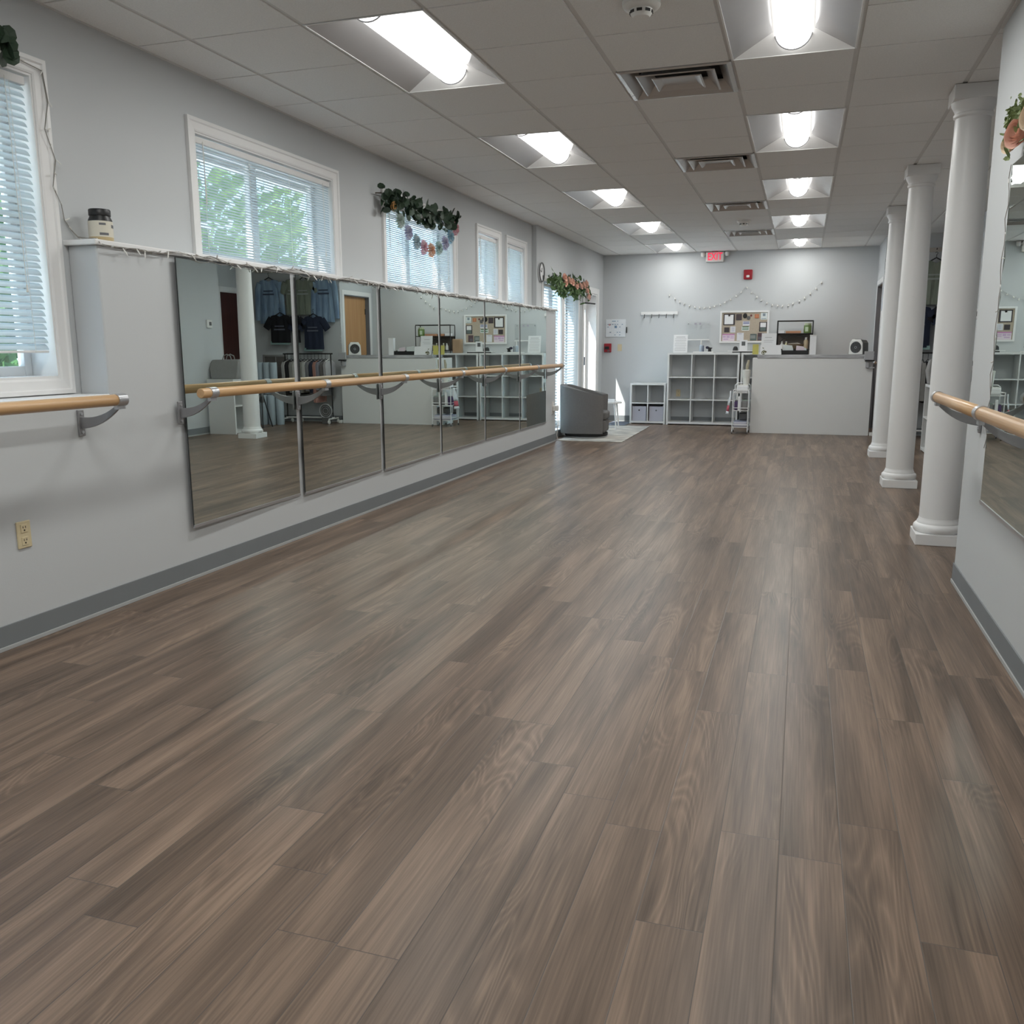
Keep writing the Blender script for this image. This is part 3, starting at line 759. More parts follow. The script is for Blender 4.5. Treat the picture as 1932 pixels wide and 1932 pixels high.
# eucalyptus garland over the third window
t = thing('eucalyptus_garland', 'dark green eucalyptus garland over the window with the paper flowers', 'garland', (XU+.05, 9.15, 3.04)); lf = MB(t.location); st = MB(t.location)
for k in range(150):
    y = 8.16 + 2.02*random.random(); z = 3.03 - .02*math.sin((y-8.1)*1.5) + max(-.11, min(.10, random.gauss(0, .055)))
    if y < 8.42: z = 3.03 + random.uniform(-.19, .09)*min(1, (8.55-y)*3)
    leaf(lf, (XU+.065+random.uniform(.0,.08), y, z), random.uniform(.036,.056), rdir())
for k in range(26):
    y = random.choice((8.2,8.25,8.3,9.02,9.08,9.35,9.4,9.8,9.9)) + random.uniform(-.05,.05); leaf(lf, (XU+.05+random.uniform(0,.06), y, 2.93+random.uniform(-.06,.05)), .045, rdir())
lf.build('leaves', M_LEAF, t)
st.tube([(XU+.05, 8.15+2.03*k/16, 3.04+.02*math.sin(k*1.7)) for k in range(17)], .006, 6); st.build('stem', mat('brown_stem', (.06,.045,.03), .8), t)
flower(t, 'flower', (XU+.13, 8.36, 2.94), .055, M_PEACH)

t = thing('eucalyptus_garland', 'end of a dark green garland over the nearest window, cut by the left edge', 'garland', (XU+.05, 3.3, 3.08)); lf = MB(t.location)
for k in range(110):
    y = 2.7 + 1.16*random.random(); leaf(lf, (XU+.065+random.uniform(0,.08), y, 3.10+random.gauss(0,.045)), random.uniform(.04,.055), rdir())
for dz in (.05, .01, -.03, -.06): leaf(lf, (XU+.11, 3.87, 3.10+dz), .045, (1,-.4,.1))
lf.build('leaves', M_LEAF, t)
st = MB(t.location); st.tube([(XU+.05, 2.7+1.15*k/8, 3.09+.01*math.sin(k*2)) for k in range(9)], .006, 6); st.build('stem', mat('brown_stem', (0,0,0)), t)

# paper flower garland across the third blind
t = thing('paper_flower_garland', 'string of nine pastel paper flowers sagging across the third window', 'garland', (XU+.05, 9.4, 2.9)); st = MB(t.location)
POM = [(8.62,2.84,(.38,.52,.43)), (8.82,2.745,(.40,.40,.62)), (9.02,2.67,(.28,.47,.55)), (9.215,2.635,(.80,.36,.46)), (9.42,2.625,(.88,.40,.16)), (9.635,2.67,(.34,.55,.50)), (9.83,2.745,(.45,.42,.66)), (10.0,2.835,(.22,.52,.68)), (10.16,2.945,(.82,.28,.36))]
path = [(XU+.075, 8.45, 2.93)] + [(XU+.08, y, z+.03) for y, z, _ in POM] + [(XU+.07, 10.26, 3.0)]
st.tube(path, .0025, 5); st.build('thread', M_CORD, t)
for i, (y, z, col) in enumerate(POM):
    b = MB(t.location)
    n = 30
    for lay, (rr_, dx) in enumerate(((.082,.0),(.066,.016),(.046,.03))):
        vs = [(XU+.085+dx, y, z)]
        for k in range(n):
            a = 2*PI*k/n + lay*.1; q = rr_*random.uniform(.86, 1.06)
            vs.append((XU+.075+dx+(.020 if k % 2 else -.006), y+q*math.cos(a), z+q*math.sin(a)))
        b.add(vs, [(0, 1+k, 1+(k+1) % n) for k in range(n)], 0 if lay != 1 else 1)
    o_ = b.build('paper_flower', [mat('paper_%d' % i, [.62*q+.24 for q in col], .85, var=.12, vscale=30, trans=.3), mat('paper_pale_%d' % i, [.35*q+.45 for q in col], .85, trans=.3)], t)

# rose garland over the entrance window
t = thing('rose_garland', 'garland of blush roses and green leaves over the entrance window', 'garland', (XD+.08, 15.2, 2.6)); lf = MB(t.location)
for k in range(260):
    y = 13.98 + 2.66*random.random(); leaf(lf, (XD+random.uniform(.07,.17), y, 2.585 + random.gauss(0, .075)), random.uniform(.03,.055), rdir(), rnd=False)
for k in range(70):
    y = random.choice((14.7,14.9,15.0,15.6,15.8)) + random.uniform(-.12,.12); leaf(lf, (XD+.1, y, 2.47+random.uniform(-.07,.07)), .05, rdir(), rnd=False)
lf.build('leaves', M_LEAF2, t)
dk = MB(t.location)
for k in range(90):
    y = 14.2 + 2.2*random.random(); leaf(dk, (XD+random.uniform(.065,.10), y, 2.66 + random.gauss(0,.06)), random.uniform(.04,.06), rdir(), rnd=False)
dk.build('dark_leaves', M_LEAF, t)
for i, (y, z) in enumerate(((14.68,2.70),(14.75,2.62),(15.0,2.67),(15.2,2.66),(15.5,2.62),(15.82,2.63),(16.05,2.66),(16.3,2.58),(16.45,2.48),(16.25,2.70))):
    flower(t, 'rose', (XD+.17, y, z), .075, M_ROSE)

# rose swag on the right hand mirror
t = thing('rose_garland', 'cream and blush rose swag at the top of the right hand mirror', 'garland', (XR-.05, 5.1, 2.6)); lf = MB(t.location)
for k in range(240):
    y = 4.5 + 1.0*random.random(); d = rdir(); d.x = -d.x
    leaf(lf, (XR-.02-random.uniform(0,.08), y, 2.64 + random.gauss(0,.05)), random.uniform(.016,.028), d, rnd=False)
for k in range(260):
    d = rdir(); d.x = -d.x; leaf(lf, (XR-.025-random.uniform(0,.07), 5.36+random.gauss(0,.05), 2.69+random.gauss(0,.036)), .017, d, rnd=False)
lf.build('leaves', M_LEAF3, t)
def bigrose(c, r, m):
    b = MB(t.location); petals(b, c, r, (-1,-.6,.15), ((4,.0,.95),(5,.15,1.),(6,.40,.95),(7,.75,.8)))
    b.build('rose', m, t, smooth=True)
bigrose((XR-.06, 5.44, 2.595), .046, M_ROSE2); bigrose((XR-.085, 5.13, 2.58), .062, M_ROSE); bigrose((XR-.08, 4.85, 2.6), .06, M_ROSE2)

# ------------------------------------------------------------------ far wall fixtures
t = thing('exit_sign', 'white exit sign with red letters and two lamp heads at the ceiling', 'exit sign', (-1.765, YB, 3.33))
MB().box(-.175, .175, -.075, -.005, -.115, .075).build('housing', M_PLASTIC, t, bevel=.01)
text_part('lettering', 'EXIT', .20, mat('exit_red', (.8,.02,.06), .4, emit=(1.,.03,.10), estr=.75), t, (0,-.078,-.020), (PI/2,0,0), .003, .70)
MB().box(-.06, .06, -.07, -.01, .075, .088).build('canopy', M_RED, t)
for s in (-1, 1):
    l = MB(); l.tube([(s*.17,-.04,.03), (s*.215,-.04,.03)], .016, 8); l.lathe([(.001,-.03),(.03,-.03),(.042,.0),(.044,.05),(.001,.052)], (s*.235,-.05,.02), 16); l.build('lamp_head', M_PLASTIC if s < 0 else M_GRID, t, smooth=True)
t = thing('fire_strobe', 'small red fire strobe high on the far wall', 'fire alarm', (-1.115, YB, 2.955))
MB().box(-.085, .085, -.04, 0, -.095, .095).build('housing', M_RED, t, bevel=.016)
MB().box(-.03, .03, -.062, -.04, -.058, -.012).build('flash_lens', M_BULB, t, bevel=.01)
t = thing('fire_pull_station', 'red fire alarm pull station on the far wall beside the door', 'fire alarm', (-3.905, YB, 1.54))
MB().box(-.075, .075, -.05, 0, -.09, .09).build('housing', M_RED, t, bevel=.008)
MB().box(-.055, .035, -.062, -.048, -.03, .03).build('pull_handle', M_BLACK, t, bevel=.004)
MB().box(.0, .05, -.056, -.049, -.075, -.045).build('key_plate', M_GREYPL, t)
t = thing('light_switch', 'ivory light switch plate next to the red pull station', 'light switch', (-3.655, YB, 1.545))
MB().box(-.045, .045, -.009, 0, -.07, .07).build('cover_plate', M_IVORY, t, bevel=.003)
MB().box(-.008, .008, -.02, -.008, -.012, .016).build('toggle', M_IVORY, t)
# calendar whiteboard
t = thing('calendar_board', 'small white calendar board on the far wall above the pull station', 'whiteboard', (-3.745, YB, 1.945))
MB().box(-.21, .21, -.014, 0, -.18, .18).build('board', mat('whiteboard', (.74,.77,.80), .3, var=.01), t, bevel=.004)
g = MB(); rn = random.Random(3)
for k in range(8): g.box(-.19+.05*k, -.1886+.05*k, -.0150, -.0142, -.16, .11)
for k in range(6): g.box(-.19, .16, -.0150, -.0142, -.16+.054*k, -.1588+.054*k)
g.build('grid_lines', mat('pale_ink', (.55,.58,.62), .8), t)
g = MB()
g.box(-.08, .0, -.0155, -.0142, .135, .150); g.box(.03,.05,-.0155,-.0142,.135,.15)
for k in range(17):
    x = -.175+.05*rn.randrange(7); z = -.145+.054*rn.randrange(5); g.box(x, x+.025, -.0155, -.0142, z, z+.014)
g.box(-.025,.025,-.0155,-.0142,.0,.05)
g.build('handwriting', mat('blue_ink', (.20,.30,.42), .8), t)
g = MB(); g.box(-.15,-.11,-.0155,-.0142,.05,.09); g.build('pink_note', mat('pink_ink', (.68,.42,.42), .8), t)
m = MB(); m.tube([(.232,-.02,-.10),(.232,-.02,.02)], .011, 8); m.build('marker_holder', M_BLACK, t)
# hook rail
t = thing('coat_rack', 'white wooden coat rack with five hooks on the far wall', 'coat rack', (-2.845, YB, 2.235))
MB().box(-.375, .375, -.03, 0, -.03, .03).build('board', M_TRIM, t, bevel=.004)
hp = None
for k in range(5):
    x = -.30+.15*k
    if hp is None:
        b = MB(); b.tube([(0,-.028,.0),(0,-.045,-.03),(0,-.05,-.06),(0,-.075,-.075),(0,-.095,-.05)], .008, 6); b.tube([(0,-.03,-.02),(0,-.08,-.01)], .006, 6); hp = b.build('hook', M_GREYPL, t); q = hp
    else: q = hp.copy(); C.objects.link(q); q.parent = t
    q.location = (x, 0, -.02)
# clear board with a tray
t = thing('clear_board', 'frameless clear acrylic note board with a white tray on the far wall', 'note board', (-2.05, YB, 1.87))
MB().box(-.24, .24, -.032, -.024, -.15, .18).build('panel', M_CLEAR, t)
MB().box(-.235, .235, -.085, -.02, -.185, -.165).build('tray', M_TRIM, t, bevel=.004)
s = MB()
for x in (-.2, .2):
    for z in (-.12, .15): s.tube([(x,-.036,z),(x,0,z)], .010, 8)
s.build('standoff', M_CLAMP, t)
s = MB(); s.box(-.075,-.03,-.0345,-.0322,.125,.165); s.box(.02,.06,-.0345,-.0322,.125,.165); s.build('sticker', mat('lilac_sticker', (.42,.40,.46), .7), t)

# bulletin board
t = thing('bulletin_board', 'white framed cork bulletin board covered with notices on the far wall', 'bulletin board', (-1.145, YB, 1.945))
f = MB(); w_, h_ = .475, .315
for (a,b,c_,d) in ((-w_,-w_+.035,-h_,h_),(w_-.035,w_,-h_,h_),(-w_+.035,w_-.035,-h_,-h_+.035),(-w_+.035,w_-.035,h_-.035,h_)): f.box(a,b,-.03,0,c_,d)
f.build('frame', M_TRIM, t, bevel=.004)
MB().box(-w_+.03, w_-.03, -.012, 0, -h_+.03, h_-.03).build('cork', M_CORK, t)
def pin(name, label, cat, u0, v0, u1, v1, m, marks=(), dep=.015, extra=None):
    """u,v: position on the board in the 0..1 frame of the picture, v downward"""
    x0, x1 = -.475+.95*u0, -.475+.95*u1; z1, z0 = .315-.63*v0, .315-.63*v1
    o = Vector((-1.145+(x0+x1)/2, YB-.012, 1.945+(z0+z1)/2)); q = thing(name, label, cat, o, group='notices pinned to the bulletin board')
    hw, hh = (x1-x0)/2, (z1-z0)/2
    MB().box(-hw, hw, -.006, -.0005, -hh, hh).build('sheet', m, q)
    for nm, mm, rects in marks:
        b = MB()
        for (a, bb, c_, d) in rects: b.box(-hw+2*hw*a, -hw+2*hw*bb, -.0075, -.005, hh-2*hh*d, hh-2*hh*c_)
        b.build(nm, mm, q)
    return q
def U(x): return (x-100)/1670.
def V(y): return (y-90)/1095.
K_DK = mat('dark_card', (.055,.045,.05), .6); K_WH = M_PAPER
lines = lambda n, a=.15, b=.85, s=.2, e=.9, th=.3: [(a, b, s+(e-s)*k/n, s+(e-s)*(k+th)/n) for k in range(n)]
pin('framed_certificate', 'dark framed certificate at the top left of the bulletin board', 'certificate', U(215), V(190), U(610), V(575), K_DK, [('paper', K_WH, [(.09,.86,.09,.92)]), ('emblem', K_DK, [(.42,.58,.05,.22)])])
pin('dark_card', 'square dark card to the right of the framed certificate', 'card', U(645), V(200), U(840), V(410), K_DK, [('print', mat('plum_card', (.10,.06,.07), .7), lines(3))])
pin('dark_card', 'small dark square card under the framed certificate', 'card', U(255), V(650), U(430), V(815), K_DK)
pin('note_paper', 'pale handwritten note beside the small dark square card', 'note', U(460), V(620), U(640), V(830), mat('pale_note', (.68,.68,.71), .8), [('writing', mat('lilac_ink', (.42,.42,.55), .8), lines(4, .3, .75))])
pin('pink_flyer', 'pink topped white flyer at the lower left of the bulletin board', 'flyer', U(195), V(875), U(620), V(1120), mat('pale_pink_paper', (.76,.66,.72), .8), [('pink_band', mat('magenta_band', (.55,.25,.46), .8), [(0,1,0,.17)]), ('print', mat('lilac_print', (.58,.42,.60), .8), [(.05,.3,.3,.5),(.35,.6,.25,.55),(.66,.95,.3,.42),(.66,.95,.5,.62),(.1,.5,.65,.8)])])
pin('note_paper', 'white note to the right of the pink flyer', 'note', U(700), V(840), U(930), V(1110), mat('cool_paper', (.72,.72,.75), .8), [('print', mat('lilac_ink', (0,0,0)), [(.2,.7,.08,.16)])])
t2 = thing('round_sticker', 'black round sticker at the top of the bulletin board', 'sticker', (-1.145-.475+.95*U(950), YB-.012, 1.945+.315-.63*V(265)), group='notices pinned to the bulletin board')
MB().prism([(.042*math.cos(2*PI*k/20), .05*math.sin(2*PI*k/20)) for k in range(20)], 'y', -.006, -.0005).build('sheet', M_BLACK, t2)
t2 = thing('round_sticker', 'grey round sticker touching the black round sticker', 'sticker', (-1.145-.475+.95*U(1070), YB-.012, 1.945+.315-.63*V(340)), group='notices pinned to the bulletin board')
MB().prism([(.036*math.cos(2*PI*k/20), .04*math.sin(2*PI*k/20)) for k in range(20)], 'y', -.005, -.0005).build('sheet', M_GREYPL, t2)
t2 = thing('round_sticker', 'tiny dark red sticker between the grey sticker and the orange card', 'sticker', (-1.145-.475+.95*U(1155), YB-.012, 1.945+.315-.63*V(258)), group='notices pinned to the bulletin board')
MB().prism([(.02*math.cos(2*PI*k/16), .022*math.sin(2*PI*k/16)) for k in range(16)], 'y', -.005, -.0005).build('sheet', mat('maroon_sticker', (.16,.05,.05), .6), t2)
pin('orange_card', 'orange card near the top right of the bulletin board', 'card', U(1275), V(215), U(1415), V(350), mat('orange_card', (.52,.18,.08), .7), [('print', mat('pale_orange', (.68,.38,.25), .8), lines(3,.2,.8))])
pin('logo_card', 'white card with a round blue grey emblem at the top right corner of the board', 'card', U(1480), V(165), U(1700), V(400), mat('mint_paper', (.70,.75,.74), .8), [('emblem', mat('slate_print', (.25,.30,.34), .8), [(.3,.7,.12,.5)]), ('print', mat('slate_print', (0,0,0)), [(.1,.85,.8,.88)])])
pin('framed_photo', 'dark framed picture with a white upper half at the right side of the board', 'picture', U(1445), V(480), U(1700), V(800), K_DK, [('paper', K_WH, [(.13,.87,.08,.54)]), ('photo', mat('dim_photo', (.12,.15,.14), .6), [(.13,.87,.56,.94)])])
pin('note_paper', 'white label with blue print in the middle of the board', 'note', U(880), V(450), U(1120), V(600), mat('cool_paper', (0,0,0)), [('print', mat('blue_print', (.14,.16,.36), .8), lines(2,.08,.92,.1,.7,.55))])
pin('note_paper', 'white label with green print in the middle of the board', 'note', U(850), V(625), U(1110), V(765), mat('mint_paper', (0,0,0)), [('print', mat('green_print', (.14,.24,.15), .8), lines(2,.08,.92,.0,1.,.5))])
pin('photo_print', 'grey green photo print at the lower right of the board', 'photo', U(1150), V(880), U(1370), V(1105), mat('dim_photo', (0,0,0)), [('paler_area', mat('grey_photo', (.27,.29,.28), .7), [(.05,.8,.2,.7)])])  # paler grey rectangle within the print
pin('photo_print', 'dark plum photo print beside the leaning sign at the lower right of the board', 'photo', U(1405), V(850), U(1610), V(1105), mat('plum_card', (0,0,0)), [('paler_area', mat('grey_plum', (.13,.12,.14), .7), [(.1,.7,.5,.9)])])  # lighter plum grey rectangle on the sheet

# ------------------------------------------------------------------ cube shelves along the far wall
def cubby(name, label, x0, x1, y0, y1, z1, nx, nz, th=.038, ti=.02):
    t = thing(name, label, 'cube shelf', ((x0+x1)/2, (y0+y1)/2, 0)); o = t.location
    f = MB(o); f.box(x0, x0+th, y0, y1, .0, z1); f.box(x1-th, x1, y0, y1, .0, z1); f.box(x0+th, x1-th, y0, y1, z1-th, z1); f.box(x0+th, x1-th, y0, y1, .02, .02+th); f.build('carcass', M_WHITE, t, bevel=.002)
    for k in range(1, nx):
        x = x0+th + (x1-x0-2*th)*k/nx; MB(o).box(x-ti/2, x+ti/2, y0+.004, y1, .02+th, z1-th).build('upright', M_WHITE, t)
    for k in range(1, nz):
        z = .02+th + (z1-.02-2*th)*k/nz; MB(o).box(x0+th, x1-th, y0+.005, y1, z-ti/2, z+ti/2).build('shelf', M_WHITE, t)
    return t
cubby('cube_shelf', 'low white two by two cube shelf holding two grey bins', -3.335, -2.605, 18.05, 18.485, .83, 2, 2)
cubby('cube_shelf', 'tall white three by three cube shelf standing empty by the far wall', -2.585, -1.175, 18.03, 18.485, 1.44, 3, 3)
cubby('cube_shelf', 'white cube shelf two cubes wide behind the reception desk', -1.145, -.13, 18.03, 18.485, 1.44, 2, 3)
for k, x in enumerate((-3.145, -2.795)):
    t = thing('storage_bin', ['pale grey fabric bin in the lower left cube of the low shelf', 'pale grey fabric bin in the lower right cube of the low shelf'][k], 'storage bin', (x, 18.26, .059), group='fabric storage bins')
    m = mat('lilac_grey_fabric', (.47,.46,.52), .95, bump=.2, bscale=200)
    b = MB(); q, d, h = .145, .17, .30
    b.box(-q,q,-d,-d+.008,0,h); b.box(-q,q,d-.008,d,0,h); b.box(-q,-q+.008,-d,d,0,h); b.box(q-.008,q,-d,d,0,h); b.box(-q,q,-d,d,0,.008); b.build('box', m, t, bevel=.004)
    g = MB(); g.lathe([(.008,0),(.016,0),(.016,.004),(.008,.004)], (0,0,0), 14); o_ = g.build('grommet', M_BLKMET if k == 0 else M_GREYPL, t); o_.rotation_euler = (PI/2,0,0); o_.location = (0,-d,.22)
# outlet seen through the open cube back
outlet('ivory wall outlet seen inside the middle left cube of the tall shelf', -2.41, YB-.001, .62, 1, M_IVORY).rotation_euler = (0,0,-PI/2)

ZS = 1.44
t = thing('sign_stand', 'white printed sign in a clear stand at the left end of the shelf top', 'sign', (-2.35, 18.14, ZS))
b = MB(); b.quad((-.14,-.03,.005),(.14,-.03,.005),(.14,.03,.355),(-.14,.03,.355)); b.build('sheet', M_PAPER, t, solid=.006)
b = MB()
for k, (wd, hh) in enumerate(((.09,.012),(.11,.008),(.11,.008),(.10,.008),(.11,.008),(.11,.008),(.10,.008),(.11,.008),(.11,.008))):
    z = .31-.033*k; yy = -.03+.06*(z-.005)/.35-.0045; b.quad((-wd,yy,z-hh/2),(wd,yy,z-hh/2),(wd,yy+.001,z+hh/2),(-wd,yy+.001,z+hh/2))
b.build('print', mat('pale_print', (.45,.45,.46), .8), t)
MB().box(-.145, .145, -.05, .06, 0, .006).build('stand_base', M_CLEAR, t)
t = thing('tray', 'flat white tray under the bottle on the shelf top', 'tray', (-1.89, 18.17, ZS)); MB().box(-.20,.20,-.10,.10,0,.012).box(-.20,.20,-.10,-.094,.012,.022).box(-.20,.20,.094,.10,.012,.022).box(-.20,-.194,-.1,.1,.012,.022).box(.194,.20,-.1,.1,.012,.022).build('plate', M_WHITE, t, bevel=.002)
t = thing('pump_bottle', 'slim white capped bottle on the white tray', 'bottle', (-1.945, 18.17, ZS+.012))
MB().lathe([(.001,0),(.034,0),(.036,.006),(.036,.12),(.030,.135),(.014,.145),(.001,.145)], n=18).build('body', mat('clear_blue_plastic', (.44,.50,.57), .2), t, smooth=True)
MB().lathe([(.001,.14),(.016,.14),(.015,.18),(.009,.235),(.001,.236)], n=14).build('cap', M_PLASTIC, t, smooth=True)
t = thing('marker_pen', 'dark marker standing next to the white capped bottle', 'marker', (-1.895, 18.13, ZS+.012)); MB().lathe([(.001,0),(.010,0),(.010,.10),(.008,.13),(.001,.13)], n=10).build('body', mat('navy_plastic', (.05,.06,.11), .4), t, smooth=True)
t = thing('tape_dispenser', 'black hand-held tape gun on the right end of the white tray', 'tape dispenser', (-1.79, 18.17, ZS+.012))
MB().prism([(-.02,0),(.05,0),(.045,.06),(.065,.075),(.07,.085),(.02,.09),(-.02,.115),(-.055,.11),(-.06,.085),(-.03,.07),(-.01,.05)], 'y', -.022, .022).build('body', M_BLACK, t, bevel=.005)
MB().tube([(-.035,-.03,.088),(-.035,.03,.088)], .026, 14).build('roll', mat('dark_blue_roll', (.03,.03,.06), .5), t)
t = thing('tray', 'long white tray on black feet on the shelf top before the bulletin board', 'tray', (-1.17, 18.19, ZS)); MB().box(-.25,.27,-.10,.10,.022,.036).build('plate', M_WHITE, t, bevel=.003); MB().box(-.16,.30,-.085,.085,0,.022).build('foot', M_BLACK, t)
t = thing('dome_speaker', 'small black dome shaped object on the long white tray', 'speaker', (-1.275, 18.17, ZS+.036)); MB().lathe([(.001,0),(.052,0),(.052,.02),(.045,.06),(.025,.085),(.001,.09)], n=20).build('body', M_BLACK, t, smooth=True); MB().lathe([(.052,.006),(.0535,.008),(.0535,.016),(.052,.018)], n=20, cap=False).build('band', M_GREYPL, t)
t = thing('sign_stand', 'small white sign with a dark square on the long white tray', 'sign', (-1.125, 18.17, ZS+.036)); MB().box(-.075,.075,-.004,.004,.0,.21).build('sheet', M_PAPER, t); MB().box(-.035,.035,-.0062,-.003,.10,.18).build('picture', M_GREYPL, t); MB().box(-.08,.08,-.03,.03,-.0,.004).build('stand_base', M_CLEAR, t)

# ------------------------------------------------------------------ seating corner
t = thing('area_rug', 'cream and grey distressed rug in the corner by the entrance', 'rug', (-3.35, 15.93, 0)); t.rotation_euler = (0,0,.012)
r = MB(); r.box(-.55,.555,-1.56,1.5,0,.011); r.build('pile', mat_rug(), t, bevel=.003)
t = thing('door_mat', 'blue grey door mat in front of the glass door', 'door mat', (-3.55, 18.0, 0)); MB().box(-.20,.21,-.47,.43,0,.014).build('pile', mat('mat_pile', (.13,.15,.19), .95, var=.2, vscale=60, bump=.4), t, bevel=.004); MB().box(-.22,.23,-.49,.45,0,.007).build('edge', M_GREYPL, t)

t = thing('armchair', 'grey barrel armchair seen from behind at the end of the mirrors', 'armchair', (-3.56, 15.14, .012), .10)
# faces +x; barrel back round the -x side
def barrel(rx, ry, z0, top, mb, inner=.12):
    n = 28; a0, a1 = R(52), R(308); vs = []
    for k in range(n+1):
        a = a0+(a1-a0)*k/n; ca, sa = math.cos(a), math.sin(a)
        px = math.copysign(abs(ca)**.62, ca); py = math.copysign(abs(sa)**.62, sa)
        zt = top(px)
        for s_ in (1., 1.-inner/rx):
            fl_ = .97 if s_ == 1. else 1.
            vs += [(px*rx*s_*fl_, py*ry*s_*fl_, z0), (px*rx*s_, py*ry*s_, zt-.02), (px*rx*(s_ - .012 if s_ == 1. else s_ + .012), py*ry*(s_ - .012 if s_ == 1. else s_ + .012), zt)]
    fs = []
    for k in range(n):
        b = 6*k; c_ = b+6
        fs += [(b,b+1,c_+1,c_), (b+1,b+2,c_+2,c_+1), (b+2,b+5,c_+5,c_+2), (b+5,b+4,c_+4,c_+5), (b+4,b+3,c_+3,c_+4), (b+3,b,c_,c_+3)]
    fs += [(0,3,4,5,2,1), (6*n,6*n+1,6*n+2,6*n+5,6*n+4,6*n+3)]
    mb.add(vs, fs)
b = MB(); barrel(.455, .40, .075, lambda px: .80 - .105*px, b); b.build('shell', M_FABRIC, t, smooth=True)
b = MB(); b.box(-.31,.37,-.27,.27,.09,.30); b.build('seat_base', M_FABRIC, t, bevel=.03)
b = MB(); b.box(-.30,.385,-.265,.265,.30,.45); b.build('seat_cushion', M_FABRIC, t, bevel=.05, seg=4)
b = MB(); b.lathe([(.001,.015),(.36,.015),(.38,.03),(.38,.075),(.001,.076)], n=36, sx=1., sy=.88); b.build('swivel_base', M_BLACK, t, smooth=True)
b = MB(); b.lathe([(.001,0),(.37,0),(.37,.016),(.001,.016)], n=36, sy=.88); b.build('base_ring', M_CLAMP, t, smooth=True)

t = thing('side_table', 'small white side table behind the grey armchair', 'side table', (-3.42, 16.55, .011))
MB().lathe([(.001,.50),(.20,.50),(.205,.505),(.205,.525),(.2,.53),(.001,.53)], n=32).build('tabletop', M_TRIM, t, smooth=True)
for k in range(4):
    a = PI/4+PI/2*k; MB().tube([(.13*math.cos(a),.13*math.sin(a),.50),(.19*math.cos(a),.19*math.sin(a),0)], [.018,.012], 8).build('leg', M_TRIM, t)
t = thing('tissue_pack', 'white folded paper stack on the small side table', 'paper stack', (-3.42, 16.52, .541)); MB().box(-.09,.09,-.07,.07,0,.03).build('lower_sheets', M_PAPER, t); MB().box(-.08,.085,-.06,.065,.03,.045).build('top_sheets', M_PAPER, t)

# ------------------------------------------------------------------ reception desk and what stands on it
t = thing('reception_desk', 'white panelled reception desk with a grey marble top', 'reception desk', (.16, 17.0, 0)); o = t.location
b = MB(o); b.box(-.86,1.17,16.70,16.74,.0,1.352); b.build('front_panel', M_WHITE, t, bevel=.003)
MB(o).box(-.86,-.80,16.74,17.25,0,1.352).build('side_panel', M_WHITE, t, bevel=.003); MB(o).box(1.11,1.17,16.74,16.94,0,1.352).build('side_panel', M_WHITE, t, bevel=.003)
MB(o).box(-.78,1.18,16.685,16.94,1.352,1.412).build('countertop', mat_marble(), t, bevel=.004)
MB(o).box(-.80,1.11,16.74,17.05,.68,.72).build('work_shelf', M_WHITE, t)
ZD = 1.412
def sheet_sign(label, x, y, z, w, h, lean, marks=None, name='paper_sign', fold=0.):
    t = thing(name, label, 'sign', (x,y,z)); b = MB(); b.quad((-w/2,0,0),(w/2,0,0),(w/2,lean,h),(-w/2,lean,h)); b.build('sheet', M_PAPER, t, solid=.005)
    b = MB()
    if marks:
        for (a,c_,z0,z1) in marks:
            y0, y1 = lean*z0/h-.004, lean*z1/h-.004; b.quad((a,y0,z0),(c_,y0,z0),(c_,y1,z1),(a,y1,z1))
        b.build('print', mat('pale_print', (0,0,0)), t)
    MB().box(-w/2,w/2,-.03,.05,0,.005).build('stand_base', M_CLEAR, t)
    return t
sheet_sign('large white paper sign on the left part of the desk', -.60, 16.83, ZD, .26, .38, .05, [(-.07,.05,.30,.31),(-.09,.08,.25,.256),(-.09,.06,.22,.226)])
q = sheet_sign('folded white card with plant print in front of the large paper sign', -.56, 16.73, ZD, .36, .17, .03)
b = MB()
rn = random.Random(5)
for k in range(16):
    x, z = -.12+rn.gauss(0,.022), .055+rn.gauss(0,.028); z = max(.012, min(.13, z)); yy = .03*z/.17-.006; leaf(b, (x,yy,z), .014, (0,-1,.1), rnd=False)
b.build('plant_print', mat('olive_print', (.13,.13,.045), .8), q)
t = thing('brochure_holder', 'clear holder with a yellow flyer at the left end of the desk', 'brochure holder', (-.80, 16.80, ZD)); MB().box(-.075,.03,-.006,.006,.005,.185).build('yellow_flyer', mat('yellow_paper', (.62,.56,.16), .8), t); MB().box(-.12,.06,-.016,-.012,0,.21).box(-.12,.06,.012,.016,0,.21).box(-.12,.06,-.016,.016,0,.004).build('holder', M_CLEAR, t)
t = thing('white_tower_box', 'narrow upright white box on the desk right of the wire rack', 'box', (.16, 16.84, ZD)); MB().box(-.055,.055,-.05,.05,0,.34).build('carton', M_PAPER, t, bevel=.004); MB().box(-.06,.06,-.055,.055,.33,.345).build('lid', M_PLASTIC, t, bevel=.003)
